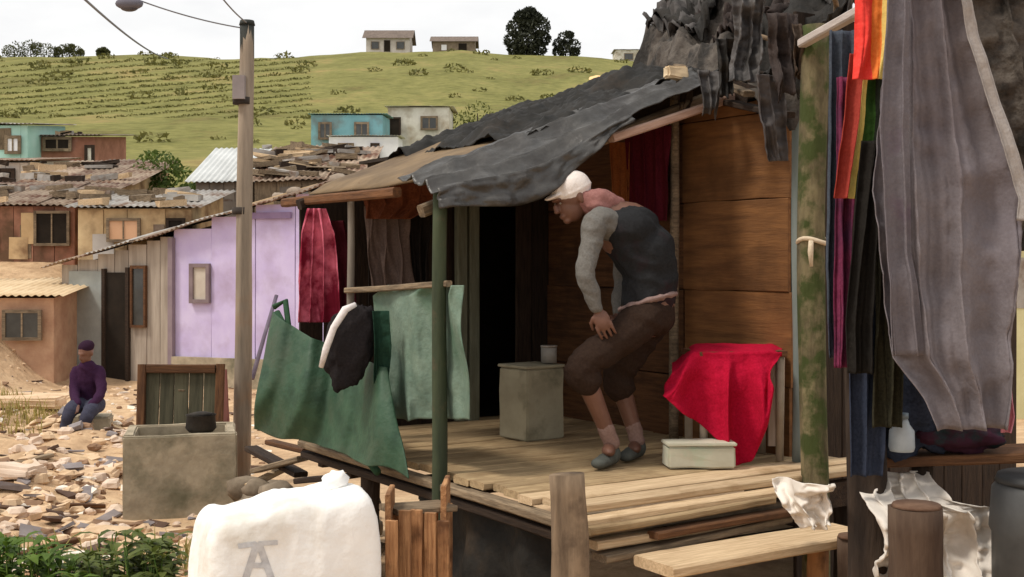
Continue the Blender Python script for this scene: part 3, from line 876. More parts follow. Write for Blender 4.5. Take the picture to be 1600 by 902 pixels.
for k, (px, py, d, sx, sz, m_, lab, nm) in enumerate([(314, 672, 9.35, .16, .17, mat('black_pot', srgb(40, 36, 32), srgb(62, 56, 50), scale=6, bump=.2), 'black cooking pot standing on the trough rim', 'cooking_pot')]):
    c = P(px, py, d); z0 = ztop
    t = thing(nm, lab, 'pot', Vector((c.x, c.y, z0)))
    b = MB(); b.tube([(c.x, c.y, z0), (c.x, c.y, z0 + .03), (c.x, c.y, z0 + .12), (c.x, c.y, z0 + .13)], [.09, .115, .105, .115], 18); b.build('body', m_, t)
    b = MB(); b.tube([(c.x, c.y, z0 + .132), (c.x, c.y, z0 + .15), (c.x, c.y, z0 + .155)], [.11, .04, .012], 16); b.build('lid', m_, t)

bd = P(278, 625, 10.1); gz = ground_z(bd.x, bd.y)
brd = thing('framed_board', 'dark framed wooden board propped upright behind the concrete trough', 'board', Vector((bd.x, 10.1, gz)))
zt = H - (572 - HZ) / F * 10.1
bl = P(212, 0, 10.1).x; br_ = P(346, 0, 10.1).x
dkol = mat('dark_olive_board', srgb(62, 60, 46), srgb(88, 84, 66), scale=3, stretch=(.6, 8, 8), bump=.3, vary=.12)
n = 5
for k in range(n):
    x0 = lerp(bl + .05, br_ - .05, k / n); x1 = lerp(bl + .05, br_ - .05, (k + 1) / n)
    plank('panel_board', Vector(((x0 + x1) / 2, 10.1, gz + .05)), Vector(((x0 + x1) / 2, 10.22, zt - .03)), x1 - x0 - .006, .02, dkol, brd, up=Vector((0, -1, 0)), seg=3)
for x in (bl + .03, br_ - .03):
    plank('frame_board', Vector((x, 10.07, gz - .05)), Vector((x, 10.19, zt)), .07, .04, wood_brown, brd, up=Vector((0, -1, 0)))
plank('frame_board', Vector((bl + .06, 10.18, zt - .03)), Vector((br_ - .06, 10.18, zt - .03)), .07, .04, wood_brown, brd, up=Vector((0, -1, 0)))
plank('frame_board', Vector((bl + .06, 10.08, gz + .35)), Vector((br_ - .06, 10.08, gz + .35)), .07, .04, wood_brown, brd, up=Vector((0, -1, 0)))
plank('prop', Vector(((bl + br_) / 2, 10.6, gz)), Vector(((bl + br_) / 2, 10.2, zt - .2)), .06, .04, wood_grey, brd)

# reddish plank by the pole, stick by the lilac wall
o = plank('leaning_plank', P(356, 742, 10.35), P(347, 578, 10.42), .075, .03, mat('reddish_wood', srgb(146, 92, 84), srgb(172, 118, 108), scale=4, stretch=(1, 9, 9), bump=.3), up=Vector((0, -1, 0)))
tag(o, 'narrow reddish plank standing against the utility pole', 'plank')
b = MB(); b.tube([P(394, 592, 17.4), P(414, 522, 17.9), P(432, 462, 18.25)], [.035, .03, .03], 8)
tag(b.build('leaning_stick', mat('dull_mauve_wood', srgb(96, 86, 100), srgb(116, 106, 118), scale=6, bump=.2)), 'dark stick leaning on the lilac wall right of the utility pole', 'stick')
# scrap timbers at the foot of the pole
for k, (a, c, w_, m_, lab) in enumerate([((392, 700, 8.6), (470, 742, 8.0), .1, wood_dark, 'dark plank sloping from the pole toward the white sack'),
        ((400, 735, 8.3), (474, 716, 7.9), .09, wood_grey, 'grey plank crossing the scrap heap by the pole'),
        ((388, 760, 8.2), (452, 728, 8.4), .07, wood_pale, 'pale thin plank at the front of the scrap heap'),
        ((470, 752, 7.6), (560, 742, 7.2), .1, wood_dark, 'dark plank lying between the white sack and green sheet'),
        ((420, 690, 9.0), (480, 705, 8.6), .08, wood_brown, 'brown plank at the back of the scrap heap')]):
    p0, p1 = P(*a), P(*c)
    o = plank('scrap_plank', p0, p1, w_, .035, m_)
    tag(o, lab, 'plank', 'scrap planks at the foot of the pole')
hp = MB()
rnd = random.Random(3)
for i in range(150):   # rubble mound the planks rest on
    px = rnd.uniform(385, 580); d = rnd.uniform(7.2, 9.2)
    t = rnd.random()
    c = P(px, 0, d); c.z = lerp(ground_z(c.x, d), H - (lerp(735, 765, (px - 385) / 195) - HZ) / F * d - .1, t)
    rock(hp, c, rnd.uniform(.06, .16), i * 1.7)
tag(hp.build('rubble_heap', mat('rubble', srgb(96, 84, 70), srgb(150, 134, 114), scale=3, bump=.6), weld=True), 'heap of grey rubble at the foot of the pole', 'rubble', kind='stuff')

rb = MB()
rnd = random.Random(9)
for i in range(1500):
    d = rnd.uniform(6, 19)
    px = rnd.uniform(-60, 420)
    c = P(px, 0, d); c.z = ground_z(c.x, d)
    r = rnd.choice([.012, .016, .02, .025, .03, .045]) * rnd.uniform(.7, 1.3)
    MM = (Matrix.Translation(c) @ Matrix.Rotation(rnd.uniform(0, 6.3), 4, 'Z') @ Matrix.Rotation(rnd.uniform(-.4, .4), 4, 'X'))
    if rnd.random() < .3:
        rb.box(MM, r * rnd.uniform(2, 6), r * rnd.uniform(1.2, 2.4), r * rnd.uniform(.3, .9), mi=rnd.choice([0, 2, 3, 4, 5]), jit=r * .3)
        continue
    rb.ellip(c, (r * 1.3, r, r * .7), None, 5, 4, mi=rnd.choice([0, 0, 0, 1, 1, 2, 3]), fn=lambda q: q * (1 + .4 * noise.noise(q * 1.6 + Vector((i, 0, 0)))))
for i in range(520):     # bigger broken bits, densest round the seated person and the trough
    d = rnd.uniform(7.4, 15)
    px = rnd.gauss(90, 90)
    if px > 400: continue
    c = P(px, 0, d); c.z = ground_z(c.x, d) + .012
    r = rnd.uniform(.03, .075)
    MM = Matrix.Translation(c) @ Matrix.Rotation(rnd.uniform(0, 6.3), 4, 'Z') @ Matrix.Rotation(rnd.uniform(-.5, .5), 4, 'X') @ Matrix.Rotation(rnd.uniform(-.3, .3), 4, 'Y')
    if rnd.random() < .55:
        rb.box(MM, r * rnd.uniform(1.5, 6), r * rnd.uniform(.8, 2), r * rnd.uniform(.2, .7), mi=rnd.choice([0, 0, 0, 1, 2, 3, 4, 4, 5]), jit=r * .25)
    else:
        rb.ellip(c, (r * 1.3, r, r * .8), None, 7, 5, mi=rnd.choice([0, 0, 1, 2]), fn=lambda q: q * (1 + .5 * noise.noise(q * 1.6 + Vector((i, 0, 0)))))
tag(rb.build('rubble', [mat('sand_stone', srgb(196, 164, 130), srgb(222, 194, 160), scale=4, bump=.4), mat('pink_stone', srgb(202, 178, 156), srgb(222, 200, 180), scale=4, bump=.4), mat('brown_clod', srgb(120, 92, 70), srgb(150, 118, 92), scale=4, bump=.4), mat('pale_scrap', srgb(226, 214, 198), srgb(238, 230, 216), scale=4, bump=.2), mat('grey_scrap', srgb(120, 112, 112), srgb(150, 140, 138), scale=4, bump=.2), mat('dark_scrap', srgb(72, 52, 42), srgb(98, 76, 62), scale=4, bump=.2)], smooth=False),
    'stones and litter strewn over the sandy yard', 'rubble', kind='stuff')
# flat pale stones and stray timbers in the yard
for k, (px, py, d, sx, sy, sz, m_, lab) in enumerate([
        (58, 828, 7.6, .24, .16, .07, 'pale_scrap', 'pale flat slab lying in front of the weeds at far left'),
        (118, 826, 7.8, .17, .13, .08, 'pale_scrap', 'smaller pale slab lying behind the second weed clump'),
        (168, 776, 8.5, .34, .2, .07, 'sand_stone', 'sandy slab lying left of the concrete trough'),
        (20, 742, 10.2, .5, .25, .1, 'pink_stone', 'long pinkish slab at the left edge of the yard'),
        (150, 735, 11.0, .36, .3, .1, 'sand_stone', 'sandy slab in front of the seated person'),
        (40, 618, 15.6, .9, .4, .14, 'sand_stone', 'long sandy ledge stone on the bank at left'),
        (60, 560, 17.2, 1.0, .4, .16, 'sand_stone', 'upper sandy ledge stone below the low brick hut')]):
    c = P(px, py, d); c.z = ground_z(c.x, d) + sz * .3
    tag(slab('flat_stone', c, sx, sy, sz, random.uniform(-.3, .3), MATS[m_], bev=.025, seed=k * 3, nz=.03), lab, 'stone')
for k, (a, c, w_, m_, lab) in enumerate([((30, 815, 7.8), (120, 796, 8.3), .06, wood_brown, 'thin brown stick of timber lying by the pale slabs'),
        ((60, 640, 14), (126, 622, 14.6), .1, wood_pale, 'pale plank lying on the bank behind the seated person'),
        ((10, 690, 11.5), (80, 676, 12), .08, wood_grey, 'grey plank lying at the left edge of the yard'),
        ((88, 752, 9.6), (172, 744, 9.9), .07, wood_brown, 'brown plank lying left of the concrete trough')]):
    p0, p1 = P(*a), P(*c)
    p0.z = ground_z(p0.x, p0.y) + .05; p1.z = ground_z(p1.x, p1.y) + .04
    tag(plank('yard_plank', p0, p1, w_, .035, m_), lab, 'plank')

weed_m = leafy('weed_leaves', srgb(58, 86, 26), srgb(104, 128, 50), scale=6, trans=.3)
def leaf(b, p, d, up, l, w):
    side = d.cross(up).normalized()
    pts = []
    for k, (t, ww, dz) in enumerate(((0, .08, 0), (.3, .8, .06), (.65, .85, .02), (1, .05, -.16))):
        c = p + d * (l * t) + up * (dz * l)
        pts += [c - side * w * ww * .5 + up * w * .12 * ww, c, c + side * w * ww * .5 + up * w * .12 * ww]
    b.add(pts, [(k * 3 + i, k * 3 + i + 1, k * 3 + i + 4, k * 3 + i + 3) for k in range(3) for i in range(2)])
def weed(label, px0, px1, py_top, d, n, seed, lm=weed_m):
    rnd = random.Random(seed)
    cx = P((px0 + px1) / 2, 0, d).x
    t = thing('weed_clump', label, 'plant', Vector((cx, d, ground_z(cx, d))), 'leafy weeds at the front of the yard')
    sb, lb = MB(), MB()
    for i in range(n):
        px = rnd.uniform(px0, px1)
        dd = d + rnd.uniform(-.3, .35)
        x = (px - 800) / F * dd
        edge = 1 - abs((px - (px0 + px1) / 2) / ((px1 - px0) / 2)) ** 2.5
        zt = H - (lerp(py_top + 60, py_top, edge) + rnd.uniform(-12, 40) - HZ) / F * dd
        g = ground_z(x, dd) - .02
        q = [Vector((x + rnd.uniform(-.05, .05), dd, g)), Vector((x, dd, lerp(g, zt, .5))), Vector((x + rnd.uniform(-.06, .06), dd + rnd.uniform(-.05, .05), zt))]
        sb.tube(q, [.006, .005, .003], 5)
        for k in range(15):
            s = rnd.uniform(.35, 1) ** .7
            c = q[0].lerp(q[2], s)
            a = rnd.uniform(0, 6.28)
            dr = Vector((math.cos(a), math.sin(a), rnd.uniform(-.1, .7))).normalized()
            up = (Vector((0, 0, 1)) - dr * dr.z).normalized()
            leaf(lb, c, dr, up, rnd.uniform(.06, .13), rnd.uniform(.035, .06))
    sb.build('stem', weed_m, t); lb.build('foliage', lm, t, smooth=True)
weed('dense dark green weed clump at the bottom left corner', -40, 116, 836, 5.6, 46, 2)
weed('green weed clump growing between the sand and the white sack', 112, 292, 838, 5.7, 54, 4, leafy('olive_weed_leaves', srgb(66, 82, 32), srgb(110, 118, 58), scale=6, trans=.3))

gb = MB(); rg = random.Random(15)
for i in range(1700):   # dry grass on the bank and around the weeds
    if i % 3:
        px, dd = rg.uniform(-30, 120), rg.uniform(13.3, 16.5)
    else:
        px, dd = rg.uniform(-40, 330), rg.uniform(5.8, 8.0)
    x = (px - 800) / F * dd; z = ground_z(x, dd)
    if noise.noise(Vector((x * 1.1, dd * 1.1, 0))) < .02: continue
    a = rg.uniform(0, 6.28); l = rg.uniform(.08, .26); ln = Vector((math.cos(a), math.sin(a), 0))
    sd = Vector((-ln.y, ln.x, 0)) * .008
    p = Vector((x, dd, z - .01)); m1 = p + Vector((0, 0, l * .6)) + ln * l * .15; e1 = p + Vector((0, 0, l * .95)) + ln * l * .5
    gb.add([p - sd, p + sd, m1 + sd * .7, m1 - sd * .7, e1], [(0, 1, 2, 3), (3, 2, 4)])
tag(gb.build('dry_grass', leafy('dry_grass_blades', srgb(128, 120, 62), srgb(176, 160, 96), scale=1.5), smooth=False), 'dry yellow-green grass tufts on the sandy bank and yard', 'grass', kind='stuff')

# ------------------------------------------------------------------ porch shack
shk = thing('porch_shack', 'timber shack with raised plank porch, tarp roof and orange-brown side wall', 'shack', W(0, 0, -1.0))
FL = MB()
for (a, c) in (((0.03, .06), (1.9, .06)), ((.03, 1.3), (1.9, 1.3)), ((.03, 2.5), (1.9, 2.5))):
    p0, p1 = W(*a, -.13), W(*c, -.13)
    FL.box(frame_from(p0, p1), (p1 - p0).length, .06, .12)
floor = FL.build('floor', wood_dark, shk, smooth=False)
vv = 0.0
k = 0
while vv < 2.6:
    w_ = random.uniform(.115, .15)
    dz = random.uniform(-.006, .004)
    plank('floor_plank', W(random.uniform(-.03, .03), vv + w_ / 2, -.018 + dz), W(1.92, vv + w_ / 2, -.018 + dz), w_ - .008, .034, wood_floor if vv > .3 else wood_pale, floor, seg=8, warp=.005)  # rear planks take a darker wood, the porch shade put into their colour
    vv += w_
# rim boards under the front and left edges
for k, (z, th, off, m_, e) in enumerate([(-.062, .03, -.035, wood_pale, 1.32), (-.112, .034, -.015, wood_grey, 1.36), (-.162, .036, -.05, wood_pale, 1.25)]):
    plank('rim_board', W(-.02 + .05 * k, off, z), W(e, off, z), .09, th, m_, shk, seg=8, warp=.012)
for k, (z, th, off, m_) in enumerate([(-.066, .04, -.03, wood_grey), (-.125, .04, -.012, wood_dark)]):
    plank('rim_board', W(off, .02, z), W(off, 2.6, z), .07, th, m_, shk, seg=8, warp=.01)
for k, (u0, v0, z0, u1, v1, z1, w_, m_) in enumerate([(.1, -.09, -.205, 1.2, -.06, -.19, .1, wood_grey), (.0, -.10, -.085, 1.1, -.07, -.075, .06, wood_floor), (.35, -.12, -.145, 1.34, -.09, -.13, .07, wood_brown), (.5, -.07, -.255, 1.36, -.05, -.24, .09, wood_dark)]):
    plank('rim_board', W(u0, v0, z0), W(u1, v1, z1), w_, .03, m_, shk, seg=8, warp=.02, ragged=.03)
# step board in front
stp = plank('step_board', W(.22, -.27, -.225), W(1.36, -.30, -.215), .26, .045, wood_pale, shk, seg=8, warp=.012)
for u_ in (.35, 1.2):
    post('step_leg', W(u_, -.22, -1.1), W(u_, -.24, -.24), .05, .045, bark_brown, shk)
plank('porch_rail', P(540, 454, 6.74), P(702, 444, on_left(702, -.03)), .035, .03, wood_grey, shk)
# posts
post('corner_post', P(889, 902, 4.86) - Vector((0, 0, .7)), P(887, 741, 4.86), .075, .066, bark_grey, shk, bend=.02)
post('porch_post', W(-.045, .98, -1.1), W(-.045, .98, 1.33), .038, .034, green_post, shk, n=12, bend=.015, rough=.08)
post('porch_post', P(548, 690, 6.75), P(548, 296, 6.75), .024, .02, mat('grey_pole', srgb(120, 112, 102), srgb(150, 142, 132), scale=8, stretch=(1, 1, .2), bump=.3), shk, n=10)
post('porch_post', W(1.62, 1.22, 0), W(1.62, 1.22, roof_z(1.62) - .02), .028, .026, wood_grey, shk, n=10)
post('under_post', W(.05, 1.9, -1.1), W(.05, 1.9, -.1), .05, .05, bark_dark, shk)
post('under_post', W(1.75, .1, -1.1), W(1.75, .1, -.1), .05, .05, bark_dark, shk)
post('mossy_post', W(1.40, -.02, -1.1), W(1.42, -.02, 2.12), .066, .056, bark_moss, shk, n=18, seg=26, bend=.03, rough=.25)
post('thin_post', W(1.61, .28, 0), W(1.61, .28, 2.0), .026, .026, mat('bluegrey_pole', srgb(104, 112, 108), srgb(128, 136, 132), scale=8, stretch=(1, 1, .2), bump=.2), shk, n=10)
b = MB(); c = W(1.41, -.02, 1.1)
ring = [c + Vector((math.cos(a) * .072, math.sin(a) * .072, .012 * math.sin(2 * a))) for a in [k * math.pi / 10 for k in range(21)]]
b.tube(ring, .011, 8, cap=False)
b.tube([c + Vector((-.03, -.075, 0)), c + Vector((-.035, -.085, -.05)), c + Vector((-.03, -.08, -.12))], [.012, .014, .008], 6)
b.build('rag_tie', cloth('pale_rag', srgb(196, 176, 150), srgb(214, 196, 170)), shk)
# back wall of upright boards with the doorway
uu = -.05
while uu < 2.4:
    w_ = random.uniform(.12, .19)
    if uu < 1.13 < uu + w_: w_ = 1.13 - uu
    if 1.13 <= uu < 1.47: uu = 1.47
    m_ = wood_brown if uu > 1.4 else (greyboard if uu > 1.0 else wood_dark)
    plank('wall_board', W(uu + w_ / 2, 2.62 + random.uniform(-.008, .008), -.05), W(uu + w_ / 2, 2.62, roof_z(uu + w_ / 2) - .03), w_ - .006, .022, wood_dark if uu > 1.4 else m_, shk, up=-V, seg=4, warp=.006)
    uu += w_
plank('lintel', W(1.1, 2.58, 1.42), W(1.5, 2.58, 1.42), .12, .03, wood_dark, shk, up=-V)
for u_ in (1.02, 1.11):
    plank('door_jamb', W(u_, 2.56, 0), W(u_, 2.56, 1.62), .075, .05, mat('greygreen_jamb', srgb(104, 104, 86), srgb(128, 128, 108), scale=5, stretch=(1, 8, 8), bump=.3), shk, up=-V)
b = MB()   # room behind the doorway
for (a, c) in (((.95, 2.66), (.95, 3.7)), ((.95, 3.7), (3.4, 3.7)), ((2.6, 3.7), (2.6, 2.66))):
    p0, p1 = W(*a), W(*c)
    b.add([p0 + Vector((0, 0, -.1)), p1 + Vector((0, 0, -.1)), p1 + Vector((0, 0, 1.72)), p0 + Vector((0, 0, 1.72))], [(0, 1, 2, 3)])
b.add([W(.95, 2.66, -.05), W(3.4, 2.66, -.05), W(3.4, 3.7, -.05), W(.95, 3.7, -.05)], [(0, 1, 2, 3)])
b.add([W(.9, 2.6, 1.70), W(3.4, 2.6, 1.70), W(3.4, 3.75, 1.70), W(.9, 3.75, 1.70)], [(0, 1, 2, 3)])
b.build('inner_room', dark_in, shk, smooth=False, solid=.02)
# side wall: wide horizontal boards
zz = -.04
while zz < 1.84:
    h_ = random.uniform(.36, .5)
    if zz + h_ > 1.86: h_ = 1.86 - zz + .001
    if h_ < .03: break
    plank('side_board', W(1.72 + random.uniform(-.006, .006), .42, zz + h_ / 2), W(1.72, 1.24, zz + h_ / 2), h_ - .003, .022, ply_orange, shk, up=-U, seg=4, warp=.004)
    plank('side_board', W(1.73, 1.25, zz + h_ / 2), W(1.73, 2.6, zz + h_ / 2), h_ - .005, .022, wood_brown, shk, up=-U, seg=4, warp=.006)
    zz += h_
b = MB(); b.add([W(1.765, .40, -.1), W(1.765, 2.62, -.1), W(1.765, 2.62, 2.04), W(1.765, 1.0, 2.04), W(1.765, .40, 1.84)], [(0, 1, 2, 3, 4)]); b.build('added_gap_backing', wood_dark, shk, smooth=False, solid=.01)  # added dark sheet, stops light showing through gaps between the side boards
# front wall of the room at right, behind the washing
uu = 1.76
while uu < 3.5:
    w_ = random.uniform(.14, .2)
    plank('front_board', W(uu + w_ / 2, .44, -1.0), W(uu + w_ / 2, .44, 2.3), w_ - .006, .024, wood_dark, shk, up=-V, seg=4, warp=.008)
    uu += w_
plank('end_board', W(3.52, .5, .5), W(3.52, 2.6, .5), 3.0, .03, wood_dark, shk, up=U)
# purlins and rafters
plank('roof_beam', W(.92, .9, 1.64), W(1.80, .9, 1.915), .05, .045, mat('pink_pole_wood', srgb(168, 136, 120), srgb(196, 164, 146), scale=6, stretch=(1, 9, 9), bump=.3), shk)
plank('roof_beam', W(-.12, 1.05, 1.24), W(2.4, 1.05, 1.24 + .37 * 2.52), .06, .06, wood_grey, shk)
plank('roof_beam', W(-.12, 2.45, 1.33), W(2.5, 2.45, 1.33 + .37 * 2.62), .06, .06, wood_dark, shk)
for u_ in (-.08, .62, 1.3, 1.95):
    plank('rafter', W(u_, 1.35, roof_z(u_) - .02), W(u_, 2.75, roof_z(u_) - .02), .05, .05, wood_brown, shk)
# roof coverings
b = MB()
def f_tan(s, t):
    u_, v_ = lerp(-.04, 1.25, s), lerp(1.25, 2.5, t)
    return W(u_, v_, roof_z(u_) + .035 + .02 * noise.noise(Vector((u_ * 2, v_ * 2, 1))) - .03 * sstep(.1, 0, s))
b.grid(f_tan, 26, 26); b.build('roof_board', tan_board, shk, solid=.012)
b = MB()
def f_grey(s, t):
    u_ = lerp(-.15, 1.62, s); q = t
    droop = .10 * sstep(.35, 1, t) * (0.35 + math.exp(-((u_ - .45) / .45) ** 2))
    v_ = lerp(1.2, .86, q) + .04 * noise.noise(Vector((u_ * 3, 0, 2)))
    ridge = .06 * (.5 - abs(math.sin(t * 8 + 1.6 * noise.noise(Vector((u_ * 1.3, 3, 0))))) ** .5) * (0.5 + .5 * t)
    return W(u_, v_, roof_z(u_) + .06 - droop + ridge + .02 * noise.fractal(Vector((u_ * 5, v_ * 9, 3)), .8, 2, 3))
b.grid(f_grey, 110, 44); b.build('roof_tarp', tarp_grey, shk, solid=.005)
b = MB()
def f_hang(s, t):
    u_ = lerp(-.14, 1.0, s)
    dep = (.10 + .07 * math.sin(s * math.pi) ** 1.5) * t
    z = roof_z(u_) + .05 - .10 * (0.35 + math.exp(-((u_ - .45) / .45) ** 2)) - dep * (1 - .6 * sstep(.4, 1, s))
    return W(u_, .85 - .02 * math.sin(s * 26) * t - .03 * t + .02 * noise.fractal(Vector((u_ * 8, t * 3, 1)), .8, 2, 3), z)
b.grid(f_hang, 80, 12); b.build('tarp_flap', tarp_grey, shk, solid=.005)
b = MB()
def f_black(s, t):
    u_, v_ = lerp(.5, 2.55, s), lerp(1.06, 2.64, t)
    e = min(s, 1 - s, t, 1 - t)
    hmp = (.04 + .05 * noise.noise(Vector((u_ * 2.2, v_ * 2.2, 9)))) * sstep(0, .3, e) - .22 * sstep(1.6, 2.5, u_)
    return W(u_, v_, roof_z(u_) + .045 + hmp + .06 * noise.fractal(Vector((u_ * 4, v_ * 4, 5)), .7, 2.1, 5) + .02 * math.sin(13 * v_ + 4 * noise.noise(Vector((u_ * 1.5, v_, 0)))))
b.grid(f_black, 100, 80); b.build('black_tarp', tarp_black, shk, solid=.005)
# tall dusty tarp mound over the right-hand room
b = MB()
def f_mound(s, t):
    a = W(1.50, .22).lerp(W(2.5, 2.75), s)
    q = t * 2.4
    u0 = lerp(1.62, 2.5, s)
    pl = lerp(1.72, 2.30, s ** .7)
    z = pl + (1.35 * q if q < .5 else .675 + .3 * (q - .5)) - .05 * sstep(.05, 0, t)
    p = a + U * q; p.z = z
    nzz = noise.fractal(Vector((p.x * 3.2, p.y * 3.2, p.z * 3.2)), .75, 2.1, 5)
    fold = .05 * math.sin(9 * q + 5 * noise.noise(Vector((p.x, p.y, 2)))) + .035 * math.sin(14 * s + 6 * noise.noise(Vector((p.x * 1.3, p.z, 8))))
    return p + Vector((0, 0, .13 * nzz + fold)) + U * (-.06 * nzz)
b.grid(f_mound, 90, 90); b.build('roof_mound', tarp_roof, shk, solid=.006)
def layer(s0, s1, t0, t1, off, m_, sd, name='roof_sheet'):
    b = MB()
    def g(s, t):
        es = .12 * noise.noise(Vector((t * 4, sd, 0))); et = .12 * noise.noise(Vector((s * 4, sd, 5)))
        p = Vector(f_mound(max(0, min(1, lerp(s0, s1, s) + es * (s1 - s0))), max(0, min(1, lerp(t0, t1, t) + et * (t1 - t0)))))
        n_ = noise.fractal(p * 6 + Vector((sd, 0, 0)), .75, 2.1, 4)
        f = .03 * math.sin(26 * s + sd + 4 * noise.noise(p * 2))
        return p + (Vector((0, 0, .8)) - U * .6 - V * .3) * (off + .05 * n_ + f)
    b.grid(g, 34, 34)
    return b.build(name, m_, shk, solid=.006)
rl = random.Random(21)
lm = [mat('sooty_sheet', srgb(30, 28, 26), srgb(48, 44, 40), scale=12, rough=.8, bump=.6), mat('brown_old_cloth', srgb(58, 46, 38), srgb(80, 66, 54), scale=14, bump=.6, c3=srgb(34, 28, 24), s3=4), mat('slate_tarp', srgb(66, 62, 61), srgb(90, 86, 84), scale=10, rough=.8, bump=.5, c3=srgb(42, 40, 38), s3=4), mat('umber_cloth', srgb(44, 36, 34), srgb(66, 56, 52), scale=14, bump=.6)]
for k in range(18):
    a_, c_ = rl.uniform(-.02, .8), rl.uniform(0, .42)
    layer(a_, a_ + rl.uniform(.14, .36), c_, c_ + rl.uniform(.08, .2), rl.uniform(.03, .09), lm[k % 4], k * 3.7)
for k in range(9):
    a_, c_ = rl.uniform(0, .95), rl.uniform(.02, .3)
    p = Vector(f_mound(a_, c_)) + Vector((0, 0, .08))
    dr = (V * rl.uniform(-.6, .8) - U * rl.uniform(-.2, .6) + Vector((0, 0, rl.uniform(-.1, .35)))).normalized()
    post('roof_branch', p - dr * rl.uniform(.2, .4), p + dr * rl.uniform(.25, .55), .018, .01, bark_dark if k % 2 else bark_grey, shk, n=7, seg=6, bend=.05)
for k, (x0, x1, y0, y1, d_) in enumerate([(1052, 1084, 120, 168, 6.75), (1092, 1130, 108, 176, 6.55), (1200, 1250, 20, 150, 5.95), (1118, 1150, 60, 150, 6.35), (1236, 1262, 40, 120, 5.9)]):
    drape('roof_rag', [(y0, x0, x1, d_), (lerp(y0, y1, .5), x0 + 3, x1 - 2, d_), (y1, x0 + 8, x1 - 8, d_)], lm[(k + 1) % 4], shk, nfold=2, amp=.025, seed=k * 2.3, crumple=.07, hem=.8, nu=24, nv=24)
for k, (a, c, w_, m_) in enumerate([((1.46, .2, 1.72), (2.42, 2.7, 2.28), .09, wood_dark), ((1.50, .5, 1.86), (2.2, 1.9, 2.26), .06, wood_grey)]):
    plank('roof_batten', W(*a), W(*c), w_, .03, m_, shk)
slab('roof_brick', W(1.42, .98, roof_z(1.42) + .10), .12, .07, .07, .3, mat('pale_brick', srgb(206, 184, 150), srgb(222, 202, 170), scale=5, bump=.2), shk, bev=.008)
drape('roof_rag', [(-30, 1140, 1200, 6.25), (60, 1150, 1196, 6.15), (128, 1136, 1190, 6.05)], lm[2], shk, nfold=3, amp=.03, seed=3.3, crumple=.09)
drape('roof_rag', [(118, 1176, 1222, 6.0), (190, 1184, 1226, 6.02), (252, 1204, 1228, 6.05)], mat('dark_grey_rag', srgb(66, 62, 62), srgb(90, 84, 82), scale=6, bump=.3), shk, nfold=2, amp=.02, seed=1.3, crumple=.05)
# dark tarp hanging at the right end and black sheet under the floor
drape('end_tarp', [(-60, 1500, 1680, 6.5), (120, 1528, 1700, 6.5), (300, 1566, 1720, 6.5), (392, 1590, 1725, 6.5)], tarp_roof, shk, nfold=3, amp=.05, seed=2.2, crumple=.06)
b = MB()
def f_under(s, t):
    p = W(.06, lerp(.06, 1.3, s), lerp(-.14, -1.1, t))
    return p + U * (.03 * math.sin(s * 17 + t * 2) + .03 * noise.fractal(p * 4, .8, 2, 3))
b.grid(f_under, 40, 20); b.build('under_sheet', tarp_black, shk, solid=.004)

# ------------------------------------------------------------------ things on the porch
net_g = mat('green_sheet', srgb(40, 66, 48), srgb(60, 90, 67), scale=8, rough=.6, bump=.5, bscale=30, spec=.35, c3=srgb(66, 78, 62), s3=4, p3=(.5, .7))
net_p = mat('pale_green_sheet', srgb(94, 114, 100), srgb(118, 136, 120), scale=8, rough=.7, bump=.4, bscale=60, spec=.3, c3=srgb(74, 102, 82), s3=3, p3=(.5, .7))
o = drape('green_screen', [(446, 606, 728, on_left(606, -.03), on_left(728, -.03)), (462, 582, 728, on_left(582, -.03), on_left(728, -.03)), (560, 586, 727, on_left(586, -.03), on_left(727, -.03)), (656, 600, 726, on_left(600, -.03), on_left(726, -.03))], net_p, nfold=1.6, amp=.045, seed=4.1, nu=70)
tag(o, 'grey-green plastic sheet hanging as a screen beside the green porch post', 'sheet')
gs = thing('green_sheet', 'dark green plastic sheet draped over the porch side and down the bank', 'sheet', P(480, 720, 6.9))
b = MB()
tl, tr, br2, bl2 = P(430, 486, 7.05), P(608, 572, 6.25), P(640, 742, 5.95), P(396, 672, 7.0)
def f_net(s, t, p):
    d = noise.fractal(p * 3.5, .8, 2, 4)
    d = noise.noise(p * 1.6)
    f = .085 * math.sin(8.5 * s + 3.0 * t * (1 - s) + 1.6 * d) + .03 * math.sin(21 * s + 4 * t + 2.2 * d) + .006 * math.sin(55 * s + 9 * t + 3 * d)
    sag = -.05 * math.sin(s * math.pi) * (1 - t)
    return Vector((-.02 * d, -f - .02 * d - .05 * math.sin(t * math.pi), sag + .04 * noise.noise(p * 4) * t))
b.grid(coons(tl, tr, br2, bl2, f_net), 90, 90)
b.build('sheet', net_g, gs, solid=.005)
def rope(pts, r, label, m_, name='rope', parent=None):
    b = MB(); b.tube([P(*q) for q in pts], r, 8)
    o = b.build(name, m_, parent)
    return tag(o, label, 'rope') if label else o
gdk = mat('dark_green_hem', srgb(38, 66, 46), srgb(54, 86, 62), scale=6, bump=.3)
rope([(432, 488, 6.98), (470, 560, 6.85), (520, 640, 6.65), (560, 700, 6.45), (590, 738, 6.2)], .02, None, gdk, 'hem', gs)
rope([(428, 480, 7.02), (446, 470, 7.0), (452, 520, 6.95), (498, 590, 6.75)], .017, None, gdk, 'hem', gs)
jk = thing('black_jacket', 'black jacket with a white stripe slung over the green sheet', 'jacket', P(540, 600, 6.25))
b = MB()
b.ellip(P(548, 540, 6.2), (.125, .075, .21), Matrix.Rotation(R(14), 4, 'Y'), 44, 34, fn=lambda q: q * (1 + .2 * noise.fractal(q * 1.6, .8, 2, 4) + .04 * math.sin(9 * q.x + 5 * q.z + 2 * noise.noise(q * 2))))
b.build('body', cloth('black_cloth', srgb(30, 27, 28), srgb(46, 42, 43)), jk, weld=True)
